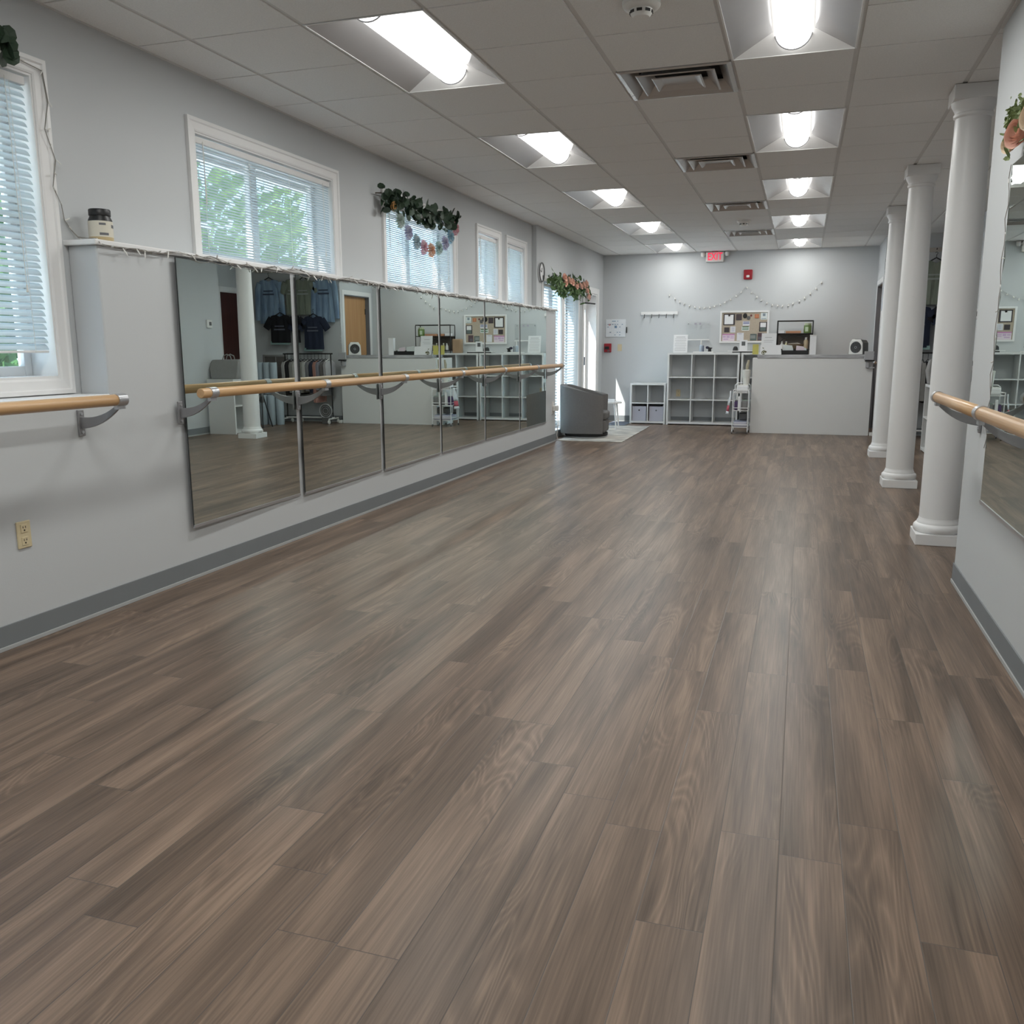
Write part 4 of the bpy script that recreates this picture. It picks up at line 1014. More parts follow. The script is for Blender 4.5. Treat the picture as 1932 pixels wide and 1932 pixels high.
# wire rack on the shelf behind the desk
t = thing('wire_rack', 'black two tier wire rack standing on the shelf behind the desk', 'rack', (-.17, 18.22, ZS))
f = MB(); w2, d2 = .325, .14
for x in (-w2, w2):
    f.tube([(x,-d2,0),(x,-d2,.57),(x,-d2+.02,.60),(x,d2-.02,.60),(x,d2,.57),(x,d2,0)], .010, 8)
for y in (-d2, d2):
    f.tube([(-w2,y,.60),(w2,y,.60)], .010, 8)
    for z in (.06,.36): f.tube([(-w2,y,z),(w2,y,z)], .008, 6)
f.build('frame', M_BLKMET, t, smooth=True)
for z in (.05,.35): MB().box(-w2,w2,-d2,d2,z,z+.014).build('shelf', mat_wood('dark_shelf', (.05,.035,.025), (.09,.065,.045), 'X', .5), t)
MB().box(-w2+.01,w2-.01,d2-.004,d2,.07,.35).build('back_panel', mat('taupe_board', (.19,.165,.145), .8), t)
a = MB(); a.tube([(-.27,-d2-.003,.20),(-.20,-d2-.003,.27),(-.08,-d2-.003,.315),(.06,-d2-.003,.318),(.20,-d2-.003,.30)], .007, 6); a.build('brace_wire', M_BLKMET, t)
zt = ZS+.364
t = thing('paper_box', 'white box on the upper tier of the wire rack, at its left end', 'box', (-.42, 18.18, zt)); MB().box(-.06,.06,-.08,.08,0,.06).build('carton', M_PAPER, t, bevel=.003); MB().box(-.062,.062,-.082,.082,.045,.062).build('lid', M_PAPER, t)
t = thing('orange_box', 'flat orange box on the upper tier of the wire rack', 'box', (-.20, 18.18, zt)); MB().box(-.14,.14,-.09,.09,0,.045).build('carton', mat('orange_carton', (.50,.24,.13), .7), t, bevel=.003); MB().box(-.142,.142,-.092,.092,.032,.047).build('lid', mat('orange_carton2', (.55,.29,.17), .7), t)
t = thing('green_jar', 'green lidded jar on the upper tier of the wire rack, at its right end', 'jar', (.06, 18.18, zt)); MB().lathe([(.001,0),(.07,0),(.072,.01),(.072,.15),(.001,.15)], n=22).build('body', mat('green_glass', (.16,.25,.08), .25), t, smooth=True); MB().lathe([(.001,.15),(.06,.15),(.062,.155),(.062,.19),(.001,.19)], n=22).build('lid', mat('pale_green_lid', (.48,.54,.36), .5), t, smooth=True); MB().box(-.045,.01,-.0735,-.06,.035,.12).build('label', mat('mint_label', (.52,.62,.44), .7), t)
zt = ZS+.064
t = thing('squeeze_bottle', 'tan bottle with a white cap on the lower tier of the wire rack', 'bottle', (.04, 18.15, zt)); MB().lathe([(.001,0),(.038,0),(.040,.01),(.040,.15),(.028,.18),(.001,.181)], n=18).build('body', mat('tan_bottle', (.48,.38,.25), .4), t, smooth=True); MB().lathe([(.001,.18),(.02,.18),(.02,.225),(.001,.226)], n=14).build('cap', M_PLASTIC, t, smooth=True)
t = thing('bowl', 'shallow brown bowl with paper bits on the lower tier of the wire rack', 'bowl', (-.17, 18.16, zt)); MB().lathe([(.001,0),(.09,0),(.16,.05),(.19,.10),(.182,.10),(.15,.055),(.08,.012),(.001,.012)], n=28, sy=.55, cap=False).build('dish', mat('brown_basket', (.19,.14,.09), .7), t, smooth=True); MB().ball((0,0,.07), .1, 12, 8, sc=(1.3,.7,.5), jit=.25).build('paper_bits', mat('mixed_paper', (.44,.40,.35), .8, var=.4, vscale=30), t)
for k, x in enumerate((-.40, -.32)):
    t = thing('small_bottle', ['small white bottle on the lower tier of the wire rack, outermost left', 'small pale yellow bottle on the lower tier of the wire rack, second from the left'][k], 'bottle', (x, 18.12, zt)); MB().lathe([(.001,0),(.03,0),(.032,.01),(.03,.09),(.014,.11),(.012,.13),(.001,.13)], n=16).build('body', M_PLASTIC if k == 0 else mat('pale_yellow', (.66,.62,.36), .5), t, smooth=True); MB().lathe([(.001,.13),(.014,.13),(.014,.15),(.001,.15)], n=12).build('cap', M_PLASTIC, t, smooth=True)
t = thing('bread_loaf', 'brown paper parcel behind the desk sign, left of the wire rack', 'parcel', (-.62, 18.2, ZS)); MB().box(-.10,.10,-.08,.08,0,.30).build('wrap', mat('kraft_paper', (.36,.24,.15), .8), t, bevel=.02); MB().box(-.101,.101,-.015,.015,-.0,.301).build('tape', mat('kraft_tape', (.45,.33,.22), .6), t)
t.name = 'paper_parcel'
t = thing('organizer', 'low dark desk organizer with papers on the marble top', 'desk organizer', (-.15, 16.85, ZD)); f = MB()
f.box(-.22,.24,-.06,-.052,0,.075); f.box(-.22,.24,.052,.06,0,.09); f.box(-.22,-.212,-.06,.06,0,.08); f.box(.232,.24,-.06,.06,0,.08); f.box(-.22,.24,-.06,.06,0,.006); f.box(.0,.008,-.06,.06,0,.08); f.build('bin', M_BLKMET, t)
for k, (x0, x1, h, m) in enumerate(((-.21,-.02,.16,'mint_paper'),(-.16,-.01,.13,'cool_paper'),(.02,.18,.14,'pale_pink_paper'),(.08,.22,.115,'mint_paper'))):
    MB().quad((x0,-.03+.02*k,.01),(x1,-.03+.02*k,.01),(x1-.02,-.045+.03*k,h),(x0+.01,-.045+.03*k,h+.02)).build('papers', mat(m, (0,0,0)), t, solid=.006)
# heater fan on the desk
t = thing('heater_fan', 'white cube heater fan with a round dark grille on the desk', 'heater', (.93, 16.86, ZD-.012+.012), -.55)
b = MB(); b.prism([(-.13,0),(.13,0),(.12,.20),(.085,.255),(-.085,.255),(-.12,.20)], 'y', -.11, -.085); b.build('front_bezel', M_PLASTIC, t, bevel=.012)
b = MB(); b.prism([(-.125,.004),(.125,.004),(.115,.20),(.08,.25),(-.08,.25),(-.115,.20)], 'y', -.085, .11); b.build('body', M_GREYPL, t, bevel=.01)
b = MB(); b.prism([(-.085,.25),(.085,.25),(.085,.262),(-.085,.262)], 'y', -.10, .03); b.build('top_cap', M_PLASTIC, t, bevel=.004)
b = MB(); b.box(-.05,.05,-.06,.0,.262,.268); b.build('control_panel', M_BLACK, t)
g = MB()
for r_ in (.095,.078,.06,.043,.026): g.tube([(r_*math.cos(2*PI*k/24), -.114, .125+r_*math.sin(2*PI*k/24)) for k in range(24)], .0042, 5, closed=True)
for k in range(10): a = 2*PI*k/10; g.tube([(.02*math.cos(a),-.113,.125+.02*math.sin(a)),(.095*math.cos(a),-.113,.125+.095*math.sin(a))], .002, 4)
g.build('grille', M_GREYPL, t)
b = MB(); b.prism([(.10*math.cos(2*PI*k/28), .125+.10*math.sin(2*PI*k/28)) for k in range(28)], 'y', -.1125, -.108); b.build('grille_backing', M_BLACK, t)
b = MB(); b.tube([(.017*math.cos(2*PI*k/16), -.116, .125+.017*math.sin(2*PI*k/16)) for k in range(16)], .004, 5, closed=True); b.build('badge', M_CLAMP, t)
# payment terminal stand at the right end of the desk
t = thing('payment_terminal', 'grey payment terminal on a stand at the right corner of the desk', 'payment terminal', (1.10, 16.635, 1.30))
MB().box(-.085,.07,-.03,.03,.02,.17).build('screen_unit', mat('pale_grey_plastic', (.40,.40,.41), .4), t, bevel=.008)
MB().box(-.07,.08,-.035,.05,-.004,.02).build('base_plate', M_BLACK, t, bevel=.004)
b = MB(); b.tube([(.05,.02,.0),(.05,.045,-.10)], .014, 8); b.box(.01,.09,.0,.05,-.12,-.10); b.build('bracket', M_CLAMP, t)
b = MB(); b.box(-.055,.0,-.01,.05,-.115,-.02); b.build('cable_box', mat('pale_grey_plastic', (0,0,0)), t, bevel=.006)
t = thing('power_strip', 'white plug block on the floor at the right end of the desk', 'power strip', (1.215, 16.72, 0)); MB().box(-.03,.03,-.07,.07,0,.06).build('body', M_PLASTIC, t, bevel=.008); b = MB(); b.tube([(.0,.05,.05),(.01,.09,.3),(.0,.11,.8),(-.02,.12,1.25)], .006, 6); b.build('cord', M_BLACK, t)

# trolley
t = thing('utility_cart', 'white three tier wire trolley beside the desk', 'cart', (-1.02, 16.60, 0))
W2, D2 = .135, .20
for a in (-1, 1):
    for b_ in (-1, 1):
        q = MB(); q.tube([(a*W2,b_*D2,.035),(a*W2,b_*D2,.80 if b_ < 0 else .80)], .0085, 8); lg = q.build('leg', M_TRIM, t)
        q = MB(); q.tube([(a*W2-.009,b_*D2,.022),(a*W2+.009,b_*D2,.022)], .022, 12); q.build('caster', M_GREYPL, lg)
for z in (.12, .42, .74):
    q = MB()
    for zz in (z, z+.05):
        q.tube([(-W2,-D2,zz),(W2,-D2,zz),(W2,D2,zz),(-W2,D2,zz)], .006, 6, closed=True)
    for k in range(9): q.tube([(-W2+2*W2*k/8,-D2,z),(-W2+2*W2*k/8,D2,z)], .003, 4)
    q.build('basket', M_TRIM, t)
q = MB(); q.tube([(-W2,D2,.78),(-W2,D2,.86),(-W2*.7,D2,.90),(W2*.7,D2,.90),(W2,D2,.86),(W2,D2,.78)], .0085, 8); q.build('handle', M_TRIM, t, smooth=True)
def pouch(name, label, cat, x, y, z, w, d, h, m, lid=None):
    t = thing(name, label, cat, (x,y,z)); MB().box(-w/2,w/2,-d/2,d/2,0,h).build('body', m, t, bevel=min(w,d,h)*.18)
    MB().box(-w*.45,w*.45,-d*.45,d*.45,h-.002,h+.012).build('top', lid or M_WHITE, t, bevel=.003); return t
pouch('storage_box', 'dark purple box on the middle basket of the trolley', 'box', -1.09, 16.56, .425, .09, .16, .16, mat('purple_box', (.10,.06,.16), .6), mat('grey_plum', (0,0,0)))
pouch('tissue_box', 'white upright packet on the middle basket of the trolley', 'box', -1.045, 16.44, .425, .05, .06, .24, M_PAPER)
pouch('storage_box', 'grey box on the middle basket of the trolley, nearest the desk', 'box', -.95, 16.55, .425, .12, .22, .17, mat('stone_box', (.22,.22,.22), .7), mat('sage_lid', (.30,.36,.32), .7))
pouch('towel_stack', 'folded pale towels in the bottom basket of the trolley', 'towels', -1.02, 16.6, .125, .24, .34, .09, mat('lilac_grey_fabric', (0,0,0)), mat('blue_grey_cloth', (.26,.28,.36), .9))
pouch('storage_box', 'dark box between the lower legs of the trolley', 'box', -.985, 16.66, .24, .14, .18, .12, M_GREYPL, M_BLACK)
pouch('paper_box', 'white box with a lid on the top basket of the trolley', 'box', -1.0, 16.58, .745, .20, .26, .12, M_PAPER, M_PLASTIC)
t = thing('flower_pack', 'white paper wrapped bundle standing on the trolley top against the desk', 'parcel', (-.955, 16.66, .877)); MB().lathe([(.001,0),(.05,0),(.065,.12),(.075,.26),(.04,.27),(.001,.25)], n=14, sy=.7).build('wrap', mat('crumpled_paper', (.66,.65,.61), .8, bump=.6, bscale=40), t, smooth=True)
q = MB(); q.tube([(0,0,.2),(.01,.01,.34),(.03,.02,.44)], [.02,.03,.018], 8); q.build('stems', mat('dry_stems', (.42,.38,.28), .9), t)
t.name = 'wrapped_bundle'
t = thing('hanging_cloth', 'white and red printed cloth hanging off the left side of the trolley', 'cloth', (-1.185, 16.47, .50))
q = MB(); n = 8; vs = []
for k in range(n+1):
    z = .27-.42*k/n; x = -.02-.055*(k/n)**1.5; wv = .045+.03*k/n
    for j in range(5): vs.append((x+.012*math.sin(j*2.1+k*.8)-.035*(k/n)*(j-2)/2., -wv+2*wv*j/4, z))
q.add(vs, [(5*k+j,5*k+j+1,5*k+6+j,5*k+5+j) for k in range(5) for j in range(4)], 0); q.add(vs, [(5*k+j,5*k+j+1,5*k+6+j,5*k+5+j) for k in range(5,7) for j in range(4)], 1); q.add(vs, [(5*k+j,5*k+j+1,5*k+6+j,5*k+5+j) for k in range(7,8) for j in range(4)], 0)
q.build('cloth', [mat('white_cloth', (.68,.67,.68), .9), mat('red_cloth', (.52,.10,.13), .9)], t, smooth=True, solid=.006)
MB().tube([(-.005,-.04,.27),(.05,-.04,.275),(.05,.04,.275),(-.005,.04,.27)], .006, 6).build('strap', mat('grey_plum', (0,0,0)), t)

# ------------------------------------------------------------------ alcove with the shop display
def hook_rail(label, x0, x1, z, hooks):
    t = thing('hook_rail', label, 'hook rail', ((x0+x1)/2, YW, z), group='wall rails for the display shirts'); o = t.location
    MB(o).box(x0, x1, YW-.022, YW, z-.035, z+.035).build('board', mat('beige_board', (.50,.46,.41), .6), t, bevel=.004)
    for x in hooks: b = MB(o); b.tube([(x,YW-.02,z+.01),(x,YW-.06,z),(x,YW-.075,z+.02)], .007, 6); b.build('hook', M_BLKMET, t)
hook_rail('upper beige hook rail on the wall of hanging shirts', 1.30, 3.0, 3.16, (2.64, 2.06, 1.58))
hook_rail('lower beige hook rail behind the dark shirts', 1.42, 2.8, 2.50, (2.37, 1.82))
def shirt(label, x, y, zt, w, h, m, sleeve, pm=None, zh=None, trimm=None):
    """shirt on a hanger facing -y; zt: shoulder height"""
    seed_ = x*7.
    t = thing('hanging_shirt', label, 'shirt', (x, y, zt), group='shirts on the display wall')
    hw = w/2; nx, nz = 14, 9
    def half(z):                      # half width of the trunk of the shirt at depth z below the shoulder line
        return hw*.80 + (hw*.12)*min(1, -z/.10) if z > -.10 else hw*.92 - .02*min(1, (-z-.10)/.2) + .02*max(0, (-z-.3)/h)
    b = MB(); front, back = [], []
    for i in range(nz+1):
        z = -h*i/nz
        for j in range(nx+1):
            u = j/nx*2-1; x = u*half(z)
            top = 0. if i else (.035*(1-abs(u))**.5 if abs(u) > .32 else (.012 - .03*(1-abs(u)/.32)))
            fold = .010*math.sin(u*9 + seed_)*min(1, i/4) + .006*math.sin(u*17 + i*.5)
            ed = (1-u*u)**.5 if abs(u) < 1 else 0
            front.append((x, -.030*ed + fold*ed, z+top)); back.append((x, .028*ed, z+top))
    q = (nx+1)*(nz+1)
    b.add(front+back, [(i*(nx+1)+j, i*(nx+1)+j+1, (i+1)*(nx+1)+j+1, (i+1)*(nx+1)+j) for i in range(nz) for j in range(nx)] + [(q+i*(nx+1)+j, q+(i+1)*(nx+1)+j, q+(i+1)*(nx+1)+j+1, q+i*(nx+1)+j+1) for i in range(nz) for j in range(nx)])
    for sg in (-1, 1):
        if sleeve == 'long': pa = [(hw*.74,-.05),(hw*.93,-.16),(hw+.01,-h*.50),(hw+.03,-h*.92)]; ra = [.085,.075,.062,.050]
        else: pa = [(hw*.74,-.05),(hw*.96,-.13),(hw+.07,-.25)]; ra = [.085,.085,.080]
        vs = []; m_ = 10
        for (px, pz), r_ in zip(pa, ra):
            k = pa.index((px, pz)); a_, c_ = pa[max(k-1,0)], pa[min(k+1,len(pa)-1)]; dx, dz = c_[0]-a_[0], c_[1]-a_[1]; L_ = math.hypot(dx, dz)
            vs += [(sg*(px - dz/L_*r_*math.cos(2*PI*j/m_)), .032*math.sin(2*PI*j/m_), pz + dx/L_*r_*math.cos(2*PI*j/m_)) for j in range(m_)]
        b.add(vs, [(m_*i+j, m_*i+(j+1) % m_, m_*(i+1)+(j+1) % m_, m_*(i+1)+j) for i in range(len(pa)-1) for j in range(m_)] + [tuple(range(m_)), tuple(m_*(len(pa)-1)+j for j in range(m_-1,-1,-1))])
    b.build('body', m, t, smooth=True)
    hg = MB(); hg.tube([(-hw*.62,0,-.01),(0,0,.075),(hw*.62,0,-.01)], .011, 6); hg.tube([(0,0,.07),(0,0,.12),(.02,0,.15),(0,0,.17),(-.02,0,.155)], .005, 6); hg.build('hanger', M_BLACK, t)
    if pm:
        q = MB()
        for (a, c_, z0, z1) in ((-.11,.11,-.22,-.195),(-.13,.13,-.29,-.26)): q.box(a, c_, -.047, -.043, z0, z1)
        q.build('chest_print', pm, t)
    if trimm:
        q = MB(); q.box(-hw+.08, hw-.02, -.012, .02, -h-.035, -h+.03); q.build('under_layer', trimm, t)
    return t
TB = mat_tiedye('blue_tie_dye', (.15,.23,.36), (.34,.47,.60)); TG = mat_tiedye('sage_tie_dye', (.17,.20,.16), (.28,.31,.25))
PRT = mat('shirt_print', (.06,.08,.13), .8); PRL = mat('pale_shirt_print', (.35,.38,.36), .8); MNT = mat('mint_cloth', (.30,.45,.43), .9); PRD = mat('dim_shirt_print', (.12,.13,.17), .8)
shirt('blue tie dye long sleeve shirt, farther one from the oak door', 2.64, YW-.08, 2.95, .56, .88, TB, 'long', PRT)
shirt('sage green tie dye shirt between the two blue ones', 2.06, YW-.08, 2.95, .46, .70, TG, 'short', PRL)
shirt('blue tie dye long sleeve shirt nearest the oak door', 1.58, YW-.08, 2.95, .50, .86, TB, 'long', PRT)
shirt('black short sleeve shirt on the lower rail', 2.37, YW-.16, 2.22, .54, .55, mat('black_cloth', (.010,.010,.014), .9), 'short', PRD, None, MNT)
shirt('navy short sleeve shirt on the lower rail', 1.82, YW-.16, 2.19, .52, .66, mat('navy_cloth', (.020,.028,.055), .9), 'short', PRD, None, MNT)

t = thing('return_air_grille', 'large grey return air grille low on the shirt wall', 'vent', (2.62, YW, 1.06)); f = MB()
for (a,b,c_,d) in ((-.30,-.26,-.36,.36),(.26,.30,-.36,.36),(-.26,.26,.32,.36),(-.26,.26,-.36,-.32),(-.02,.0,-.32,.32)): f.box(a,b,-.018,0,c_,d)
f.build('frame', M_ALU, t, bevel=.003); s = MB()
for k in range(34): z = -.315+.0188*k; s.add([(-.26,-.012,z),(.26,-.012,z),(.26,-.002,z+.014),(-.26,-.002,z+.014)], [(0,1,2,3)])
s.build('louvers', mat('grille_taupe', (.22,.20,.19), .6), t, solid=.002)
MB().box(-.26,.26,-.0015,0,-.32,.32).build('recess', M_DARK, t)

# clothes rail with garments
t = thing('clothes_rack', 'rolling garment rack with white base below the display shirts', 'clothes rack', (1.74, 16.55, 0))
f = MB()
for x in (-.42, .42): f.tube([(x,0,.12),(x,0,1.44)], .013, 8)
f.tube([(-.46,0,1.44),(.46,0,1.44)], .013, 8); f.build('rail_frame', M_BLKMET, t)
f = MB(); f.tube([(-.45,0,.12),(.45,0,.12)], .016, 8)
for x in (-.43, .43): f.tube([(x,-.20,.10),(x,.20,.10)], .016, 8)
f.build('base', M_TRIM, t)
for x in (-.43, .43):
    for y in (-.2, .2): q = MB(); q.tube([(x-.012,y,.042),(x+.012,y,.042)], .042, 12); q.build('caster', M_PLASTIC, t)
GC = [((.46,.45,.43),.62,'light grey'), ((.02,.02,.022),.70,'black'), ((.30,.29,.27),.66,'taupe'), ((.55,.54,.51),.58,'cream'), ((.22,.22,.23),.62,'mid grey'), ((.03,.035,.06),.66,'navy'), ((.42,.22,.18),.86,'dusty pink'), ((.26,.26,.30),.60,'slate'), ((.15,.14,.14),.72,'charcoal'), ((.40,.39,.40),.55,'pale grey')]
for k, (col, ln, nm) in enumerate(GC):
    x = 2.10-.082*k; g = thing('hanging_garment', '%s garment on the rolling rack, number %s from the air grille side' % (nm, ['one','two','three','four','five','six','seven','eight','nine','ten'][k]), 'garment', (x, 16.55, 1.30), .10+.05*math.sin(k*2.), group='garments on the rolling rack')
    b = MB(); n = 6; vs = []; prof = [(0,.055,.02),(-.03,.17,.028),(-.10,.205,.033),(-.3,.19,.034),(-ln*.8,.20,.036),(-ln,.205,.03)]
    for z, d, w_ in prof: vs += [(-w_,-d,z),(w_,-d*.94,z),(w_*1.1,0,z+.004),(w_,d*.94,z),(-w_,d,z),(-w_*1.2,0,z-.004)]
    b.add(vs, [tuple(range(6)), tuple(30+q for q in range(5,-1,-1))] + [(6*i+j,6*i+(j+1) % 6,6*i+6+(j+1) % 6,6*i+6+j) for i in range(5) for j in range(6)])
    b.build('cloth', mat('garment_%d' % k, col, .95, var=.12, vscale=14), g, smooth=True)
    h = MB(); h.tube([(0,-.15,-.02),(0,0,.035),(0,.15,-.02)], .008, 6); h.tube([(0,0,.03),(0,0,.12),(0,.02,.145),(0,.0,.155)], .004, 6); h.build('hanger', M_BLACK if k != 9 else M_PLASTIC, g)
t = thing('round_basket', 'pale round fan lying on the rack base near the desk end', 'fan', (1.41, 16.42, .27))
b = MB()
for r_ in (.14,.10,.06): b.tube([(r_*math.cos(2*PI*k/24), -.02, r_*math.sin(2*PI*k/24)) for k in range(24)], .012 if r_ > .12 else .004, 6, closed=True)
b.build('guard', mat('pale_grey_plastic', (0,0,0)), t); t.name = 'floor_fan'
b = MB(); b.prism([(.135*math.cos(2*PI*k/24), .135*math.sin(2*PI*k/24)) for k in range(24)], 'y', .0, .06); b.build('housing', M_GREYPL, t, bevel=.01)
MB().box(-.08,.08,-.05,.10,-.27,-.13).build('foot', M_GREYPL, t, bevel=.01)

# foam rollers in a stack beside the column
MF = mat('pale_blue_foam', (.42,.49,.54), .8)
rl = ['standing nearest the column', 'standing in the middle', 'standing nearest the rack']
for k in range(3):
    t = thing('foam_roller', 'pale blue foam roller %s on the alcove floor' % rl[k], 'foam roller', (2.42-.165*k, 16.05+.04*k, 0), group='pale blue foam rollers'); MB().lathe([(.03,.0),(.074,.0),(.08,.01),(.08,.60),(.074,.61),(.03,.61)], n=24).build('foam', MF, t, smooth=True); MB().lathe([(.026,.004),(.03,.004),(.03,.612),(.026,.612)], n=20, cap=False).build('core', M_GREYPL, t)
ru = ['outer', 'middle', 'inner']
for k in range(3):
    t = thing('foam_roller', 'pale blue foam roller in the upper tier, the %s one counted from the column' % ru[k], 'foam roller', (2.56-.155*k, 16.22, .62), group='pale blue foam rollers'); MB().lathe([(.03,.0),(.07,.0),(.075,.01),(.075,.64),(.07,.65),(.03,.65)], n=24).build('foam', MF, t, smooth=True); MB().lathe([(.026,.004),(.03,.004),(.03,.652),(.026,.652)], n=20, cap=False).build('core', M_GREYPL, t)
t = thing('roller_stand', 'low dark stand carrying the upper foam rollers', 'stand', (2.41, 16.25, 0)); MB().box(-.26,.26,-.10,.12,.58,.62).build('shelf', M_GREYPL, t)
for x in (-.24, .24): MB().tube([(x,.10,0),(x,.10,.58)], .012, 8).build('leg', M_BLKMET, t)
for x in (-.24, .24): MB().tube([(x,-.085,0),(x,-.085,.58)], .010, 8).build('leg', M_BLKMET, t)
t = thing('folding_tripod', 'black folded tripod leaning on the alcove floor behind the column', 'tripod', (2.02, 15.35, 0))
for a in (0, 2.1, 4.2): MB().tube([(.03*math.cos(a),.03*math.sin(a),.62),(.20*math.cos(a),.20*math.sin(a),.012)], .012, 8).build('leg', M_BLACK, t)
MB().lathe([(.001,.5),(.035,.5),(.035,.66),(.02,.70),(.001,.70)], n=14).build('hub', M_GREYPL, t, smooth=True)

# cabinet with tote bag
t = cubby('cube_cabinet', 'white cube cabinet in the alcove carrying the grey tote bag', 1.77, 2.31, 14.0, 14.55, 1.0, 1, 2)
t.rotation_euler = (0,0,PI/2); t.location = (2.04, 14.27, 0)
t = thing('tote_bag', 'large grey canvas tote bag lying on the white cabinet', 'bag', (2.03, 14.27, 1.0))
b = MB(); vs = [(-.26,-.16,0),(.27,-.16,0),(.27,.16,0),(-.26,.16,0),(-.30,-.14,.2),(.31,-.14,.2),(.31,.14,.2),(-.30,.14,.2),(-.27,-.05,.36),(.30,-.05,.35),(.30,.05,.35),(-.27,.05,.36)]
b.add(vs, [(3,2,1,0),(0,1,5,4),(1,2,6,5),(2,3,7,6),(3,0,4,7),(4,5,9,8),(5,6,10,9),(6,7,11,10),(7,4,8,11),(8,9,10,11)]); b.build('body', M_CANVAS, t, smooth=True, bevel=.02)
for y in (-.055, .055): b = MB(); b.tube([(-.12,y,.34),(-.10,y,.42),(-.03,y,.45),(.04,y,.42),(.07,y,.34)], .010, 6); b.build('handle', M_CANVAS, t)

t = thing('thermostat', 'white thermostat on the alcove side wall', 'thermostat', (XA, 14.22, 2.0)); MB().box(-.03,0,-.075,.075,-.075,.075).build('housing', M_PLASTIC, t, bevel=.008); MB().box(-.033,-.028,-.02,.05,-.03,.035).build('display', M_GREYPL, t)

# brown door in the alcove, oak door behind the desk
def door(n, x, y0, y1, zt, m, knob_y, rec=.03, cas=.018, mj=None):
    root = struct_empty('door_%d' % n, (x, (y0+y1)/2, 0)); o = root.location
    c = MB(o); tw = .09
    for (a,b,c_,d) in ((y0-tw,y0,0,zt+tw),(y1,y1+tw,0,zt+tw),(y0,y1,zt,zt+tw)): c.box(x-cas, x, a, b, c_, d)
    c.build('casing', M_TRIM, root, bevel=.004)
    c = MB(o); c.box(x, x+.10, y0, y0+.02, 0, zt); c.box(x, x+.10, y1-.02, y1, 0, zt); c.box(x, x+.10, y0+.02, y1-.02, zt-.02, zt); c.build('jamb', mj or M_TRIM, root)
    MB(o).box(x+rec, x+rec+.03, y0+.02, y1-.02, .01, zt-.02).build('leaf', m, root, bevel=.003)
    k = MB(o); k.tube([(x+rec,knob_y,1.25),(x+rec-.05,knob_y,1.25)], .012, 8); k.ball((x+rec-.06,knob_y,1.25), .032, 12, 8); k.build('knob', M_CLAMP, root, smooth=True)
    h = MB(o)
    for z in (.3, 1.35, 2.35): h.box(x+rec-.008, x+rec+.002, y1-.05, y1-.02, z-.06, z+.06)
    h.build('hinge', M_BLKMET, root)
door(2, XA2, 15.78, 16.84, 2.70, M_DKWOOD, 15.9)
door(3, XDW, 17.14, 18.34, 2.67, M_OAKDOOR, 18.22, .088, .007, mat('shade_grey_jamb', (.15,.16,.18), .5))  # jamb coloured dark to stand in for a shaded strip of wall
t = thing('flower_swag', 'pale flower swag hanging on the mahogany door', 'flower swag', (XA2-.03, 16.70, 2.1)); b = MB(t.location)
for k in range(40): d = rdir(); d.x = -d.x; leaf(b, (XA2-random.uniform(0,.05), 16.70+random.gauss(0,.05), 2.05+random.gauss(0,.16)), .035, d, rnd=False)
b.build('leaves', M_LEAF3, t)
for i, (y, z) in enumerate(((16.72,2.15),(16.66,1.98),(16.72,2.28),(16.70,1.82))): bb = MB(t.location); bb.ball((XA2-.07,y,z), .055, 10, 8, jit=.15); bb.build('flower', M_ROSE2 if i != 3 else M_PAPER, t)

# ------------------------------------------------------------------ outside: paving, added sun-blocking eave, trees
struct(MB().box(-40, -4.6, -20, 45, -.3, -.12).build('ground', mat('pale_paving', (.66,.67,.68), .9, var=.15, vscale=1.2)))
struct(MB().box(-4.47, -4.36, 4.6, 20, 2.95, 3.15).box(-5.4, -4.36, -6, 4.6, 2.95, 3.15).build('added_sun_shade', M_TRIM))  # unseen eave added to block sun, deeper by the nearest window
struct(MB().box(-4.40, -4.36, -4, 20, 3.1, 4.2).build('trim_4', M_TRIM))
def tree(label, x, y, h, r, seed, m):
    rn = random.Random(seed); t = thing('tree', label, 'tree', (x,y,-.12), group='trees outside the windows')
    MB().tube([(0,0,0),(.05,.02,h*.35),(.0,.05,h*.7)], [.14,.10,.05], 8).build('trunk', mat('bark', (.10,.08,.06), .9), t)
    b = MB()
    for k in range(1500):
        u = rn.random()**.4; a = rn.uniform(0,2*PI); ph = math.acos(rn.uniform(-1,1))
        p = Vector((r*u*math.sin(ph)*math.cos(a), r*1.1*u*math.sin(ph)*math.sin(a), h*.58 + h*.42*u*math.cos(ph)))
        nrm = Vector((rn.uniform(-1,1), rn.uniform(-1,1), rn.uniform(-.2,1))).normalized(); uu = nrm.orthogonal().normalized(); vv = nrm.cross(uu); s_ = rn.uniform(.09,.20)
        b.quad(p-uu*s_, p-vv*s_*.6, p+uu*s_, p+vv*s_*.6)
    b.build('foliage', m, t)
G1 = mat('tree_leaf', (.13,.24,.06), .6, var=.5, vscale=1.5, trans=.4); G2 = mat('tree_leaf_deep', (.07,.16,.05), .6, var=.5, vscale=1.5, trans=.35)
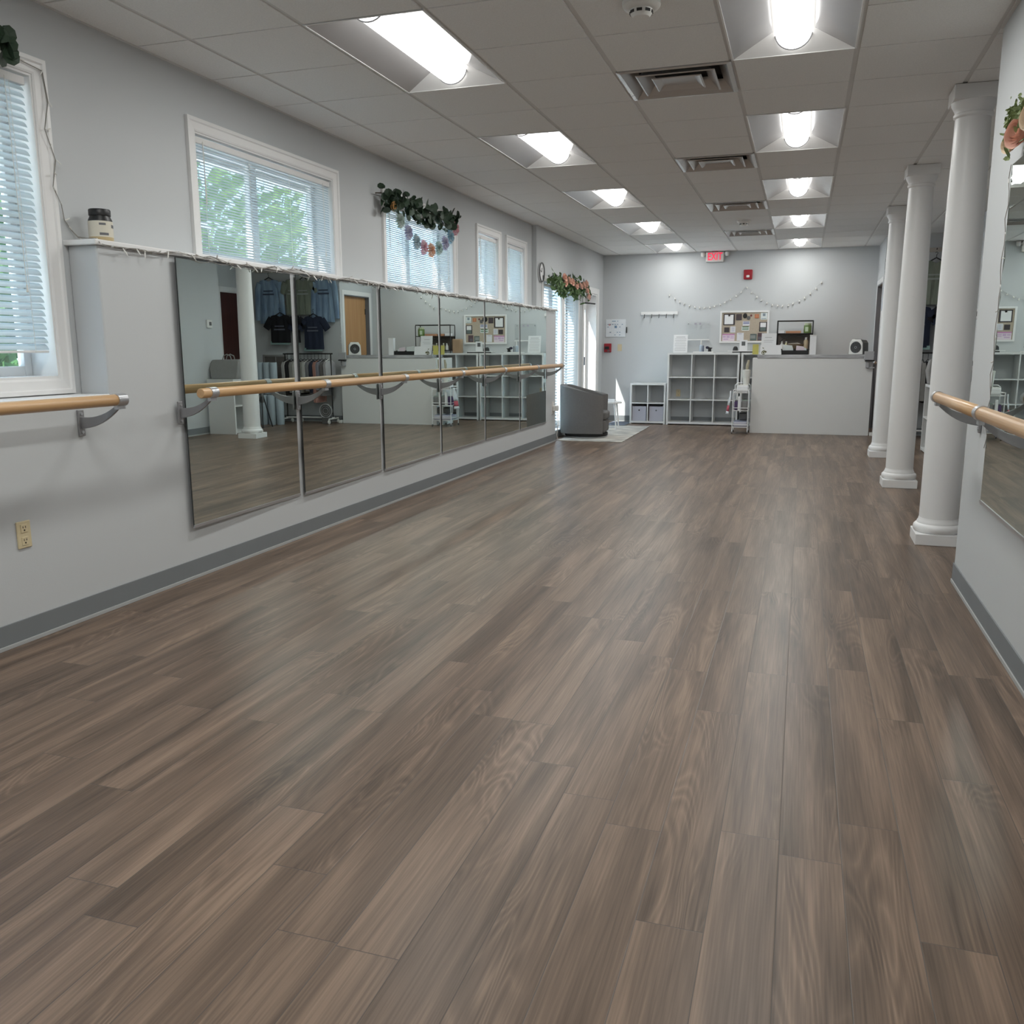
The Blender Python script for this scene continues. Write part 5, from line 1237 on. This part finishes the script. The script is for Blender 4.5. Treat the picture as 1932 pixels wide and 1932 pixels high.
for k, (x, y, h, r_, lab) in enumerate(((-8.5,2.6,5.2,1.9,'bright green tree outside the nearest window'),(-10.5,8.9,6.5,2.2,'deep green tree outside the widest window'),(-11.5,13.9,7.2,2.5,'tall green tree outside the paper flower window'),(-7.8,6.4,3.4,1.3,'low green tree outside the first two windows'),(-12.5,19.5,6.0,2.4,'green tree far outside the slim windows'))):
    tree(lab, x, y, h, r_, 11+k, G1 if k % 2 == 0 else G2)

# ------------------------------------------------------------------ sky, sun, camera
wd = bpy.data.worlds.new('sky'); bpy.context.scene.world = wd; wd.use_nodes = True
N = wd.node_tree.nodes; L = wd.node_tree.links; bg = N['Background']
tc = N.new('ShaderNodeTexCoord'); sp = N.new('ShaderNodeSeparateXYZ'); L.new(tc.outputs['Generated'], sp.inputs[0])
rp = N.new('ShaderNodeValToRGB'); L.new(sp.outputs['Z'], rp.inputs[0])
e = rp.color_ramp.elements; e[0].position = 0.; e[0].color = (.54,.78,1.,1); e[1].position = .7; e[1].color = (.36,.60,.95,1)
L.new(rp.outputs[0], bg.inputs['Color']); bg.inputs['Strength'].default_value = 4.6
sd = bpy.data.lights.new('sun', 'SUN'); sd.energy = 30.; sd.angle = R(.6); sd.color = (1.,.96,.90)
so = bpy.data.objects.new('sun', sd); C.objects.link(so); so.location = (-12,-4,16)
so.rotation_euler = Vector((.5,1.,-1.275)).to_track_quat('-Z', 'Y').to_euler()

f_px, yaw, pit, rol = 1658.5, R(-18.081), R(10.583), R(.196)
fwd = Vector((math.sin(yaw)*math.cos(pit), math.cos(yaw)*math.cos(pit), -math.sin(pit))); rt = Vector((math.cos(yaw), -math.sin(yaw), 0)); dn = fwd.cross(rt)
r2 = rt*math.cos(rol) + dn*math.sin(rol); d2_ = -rt*math.sin(rol) + dn*math.cos(rol)
cd = bpy.data.cameras.new('camera'); cd.sensor_width = 36.; cd.sensor_fit = 'HORIZONTAL'; cd.lens = f_px/1932*36; cd.clip_start = .05; cd.clip_end = 200
co = bpy.data.objects.new('camera', cd); C.objects.link(co)
mt = Matrix((r2, -d2_, -fwd)).transposed().to_4x4(); mt.translation = (0,0,1.55); co.matrix_world = mt
sc = bpy.context.scene; sc.camera = co
vs_ = sc.view_settings; vs_.view_transform = 'Standard'; vs_.look = 'None'; vs_.exposure = .06; vs_.gamma = 1.; vs_.use_curve_mapping = False
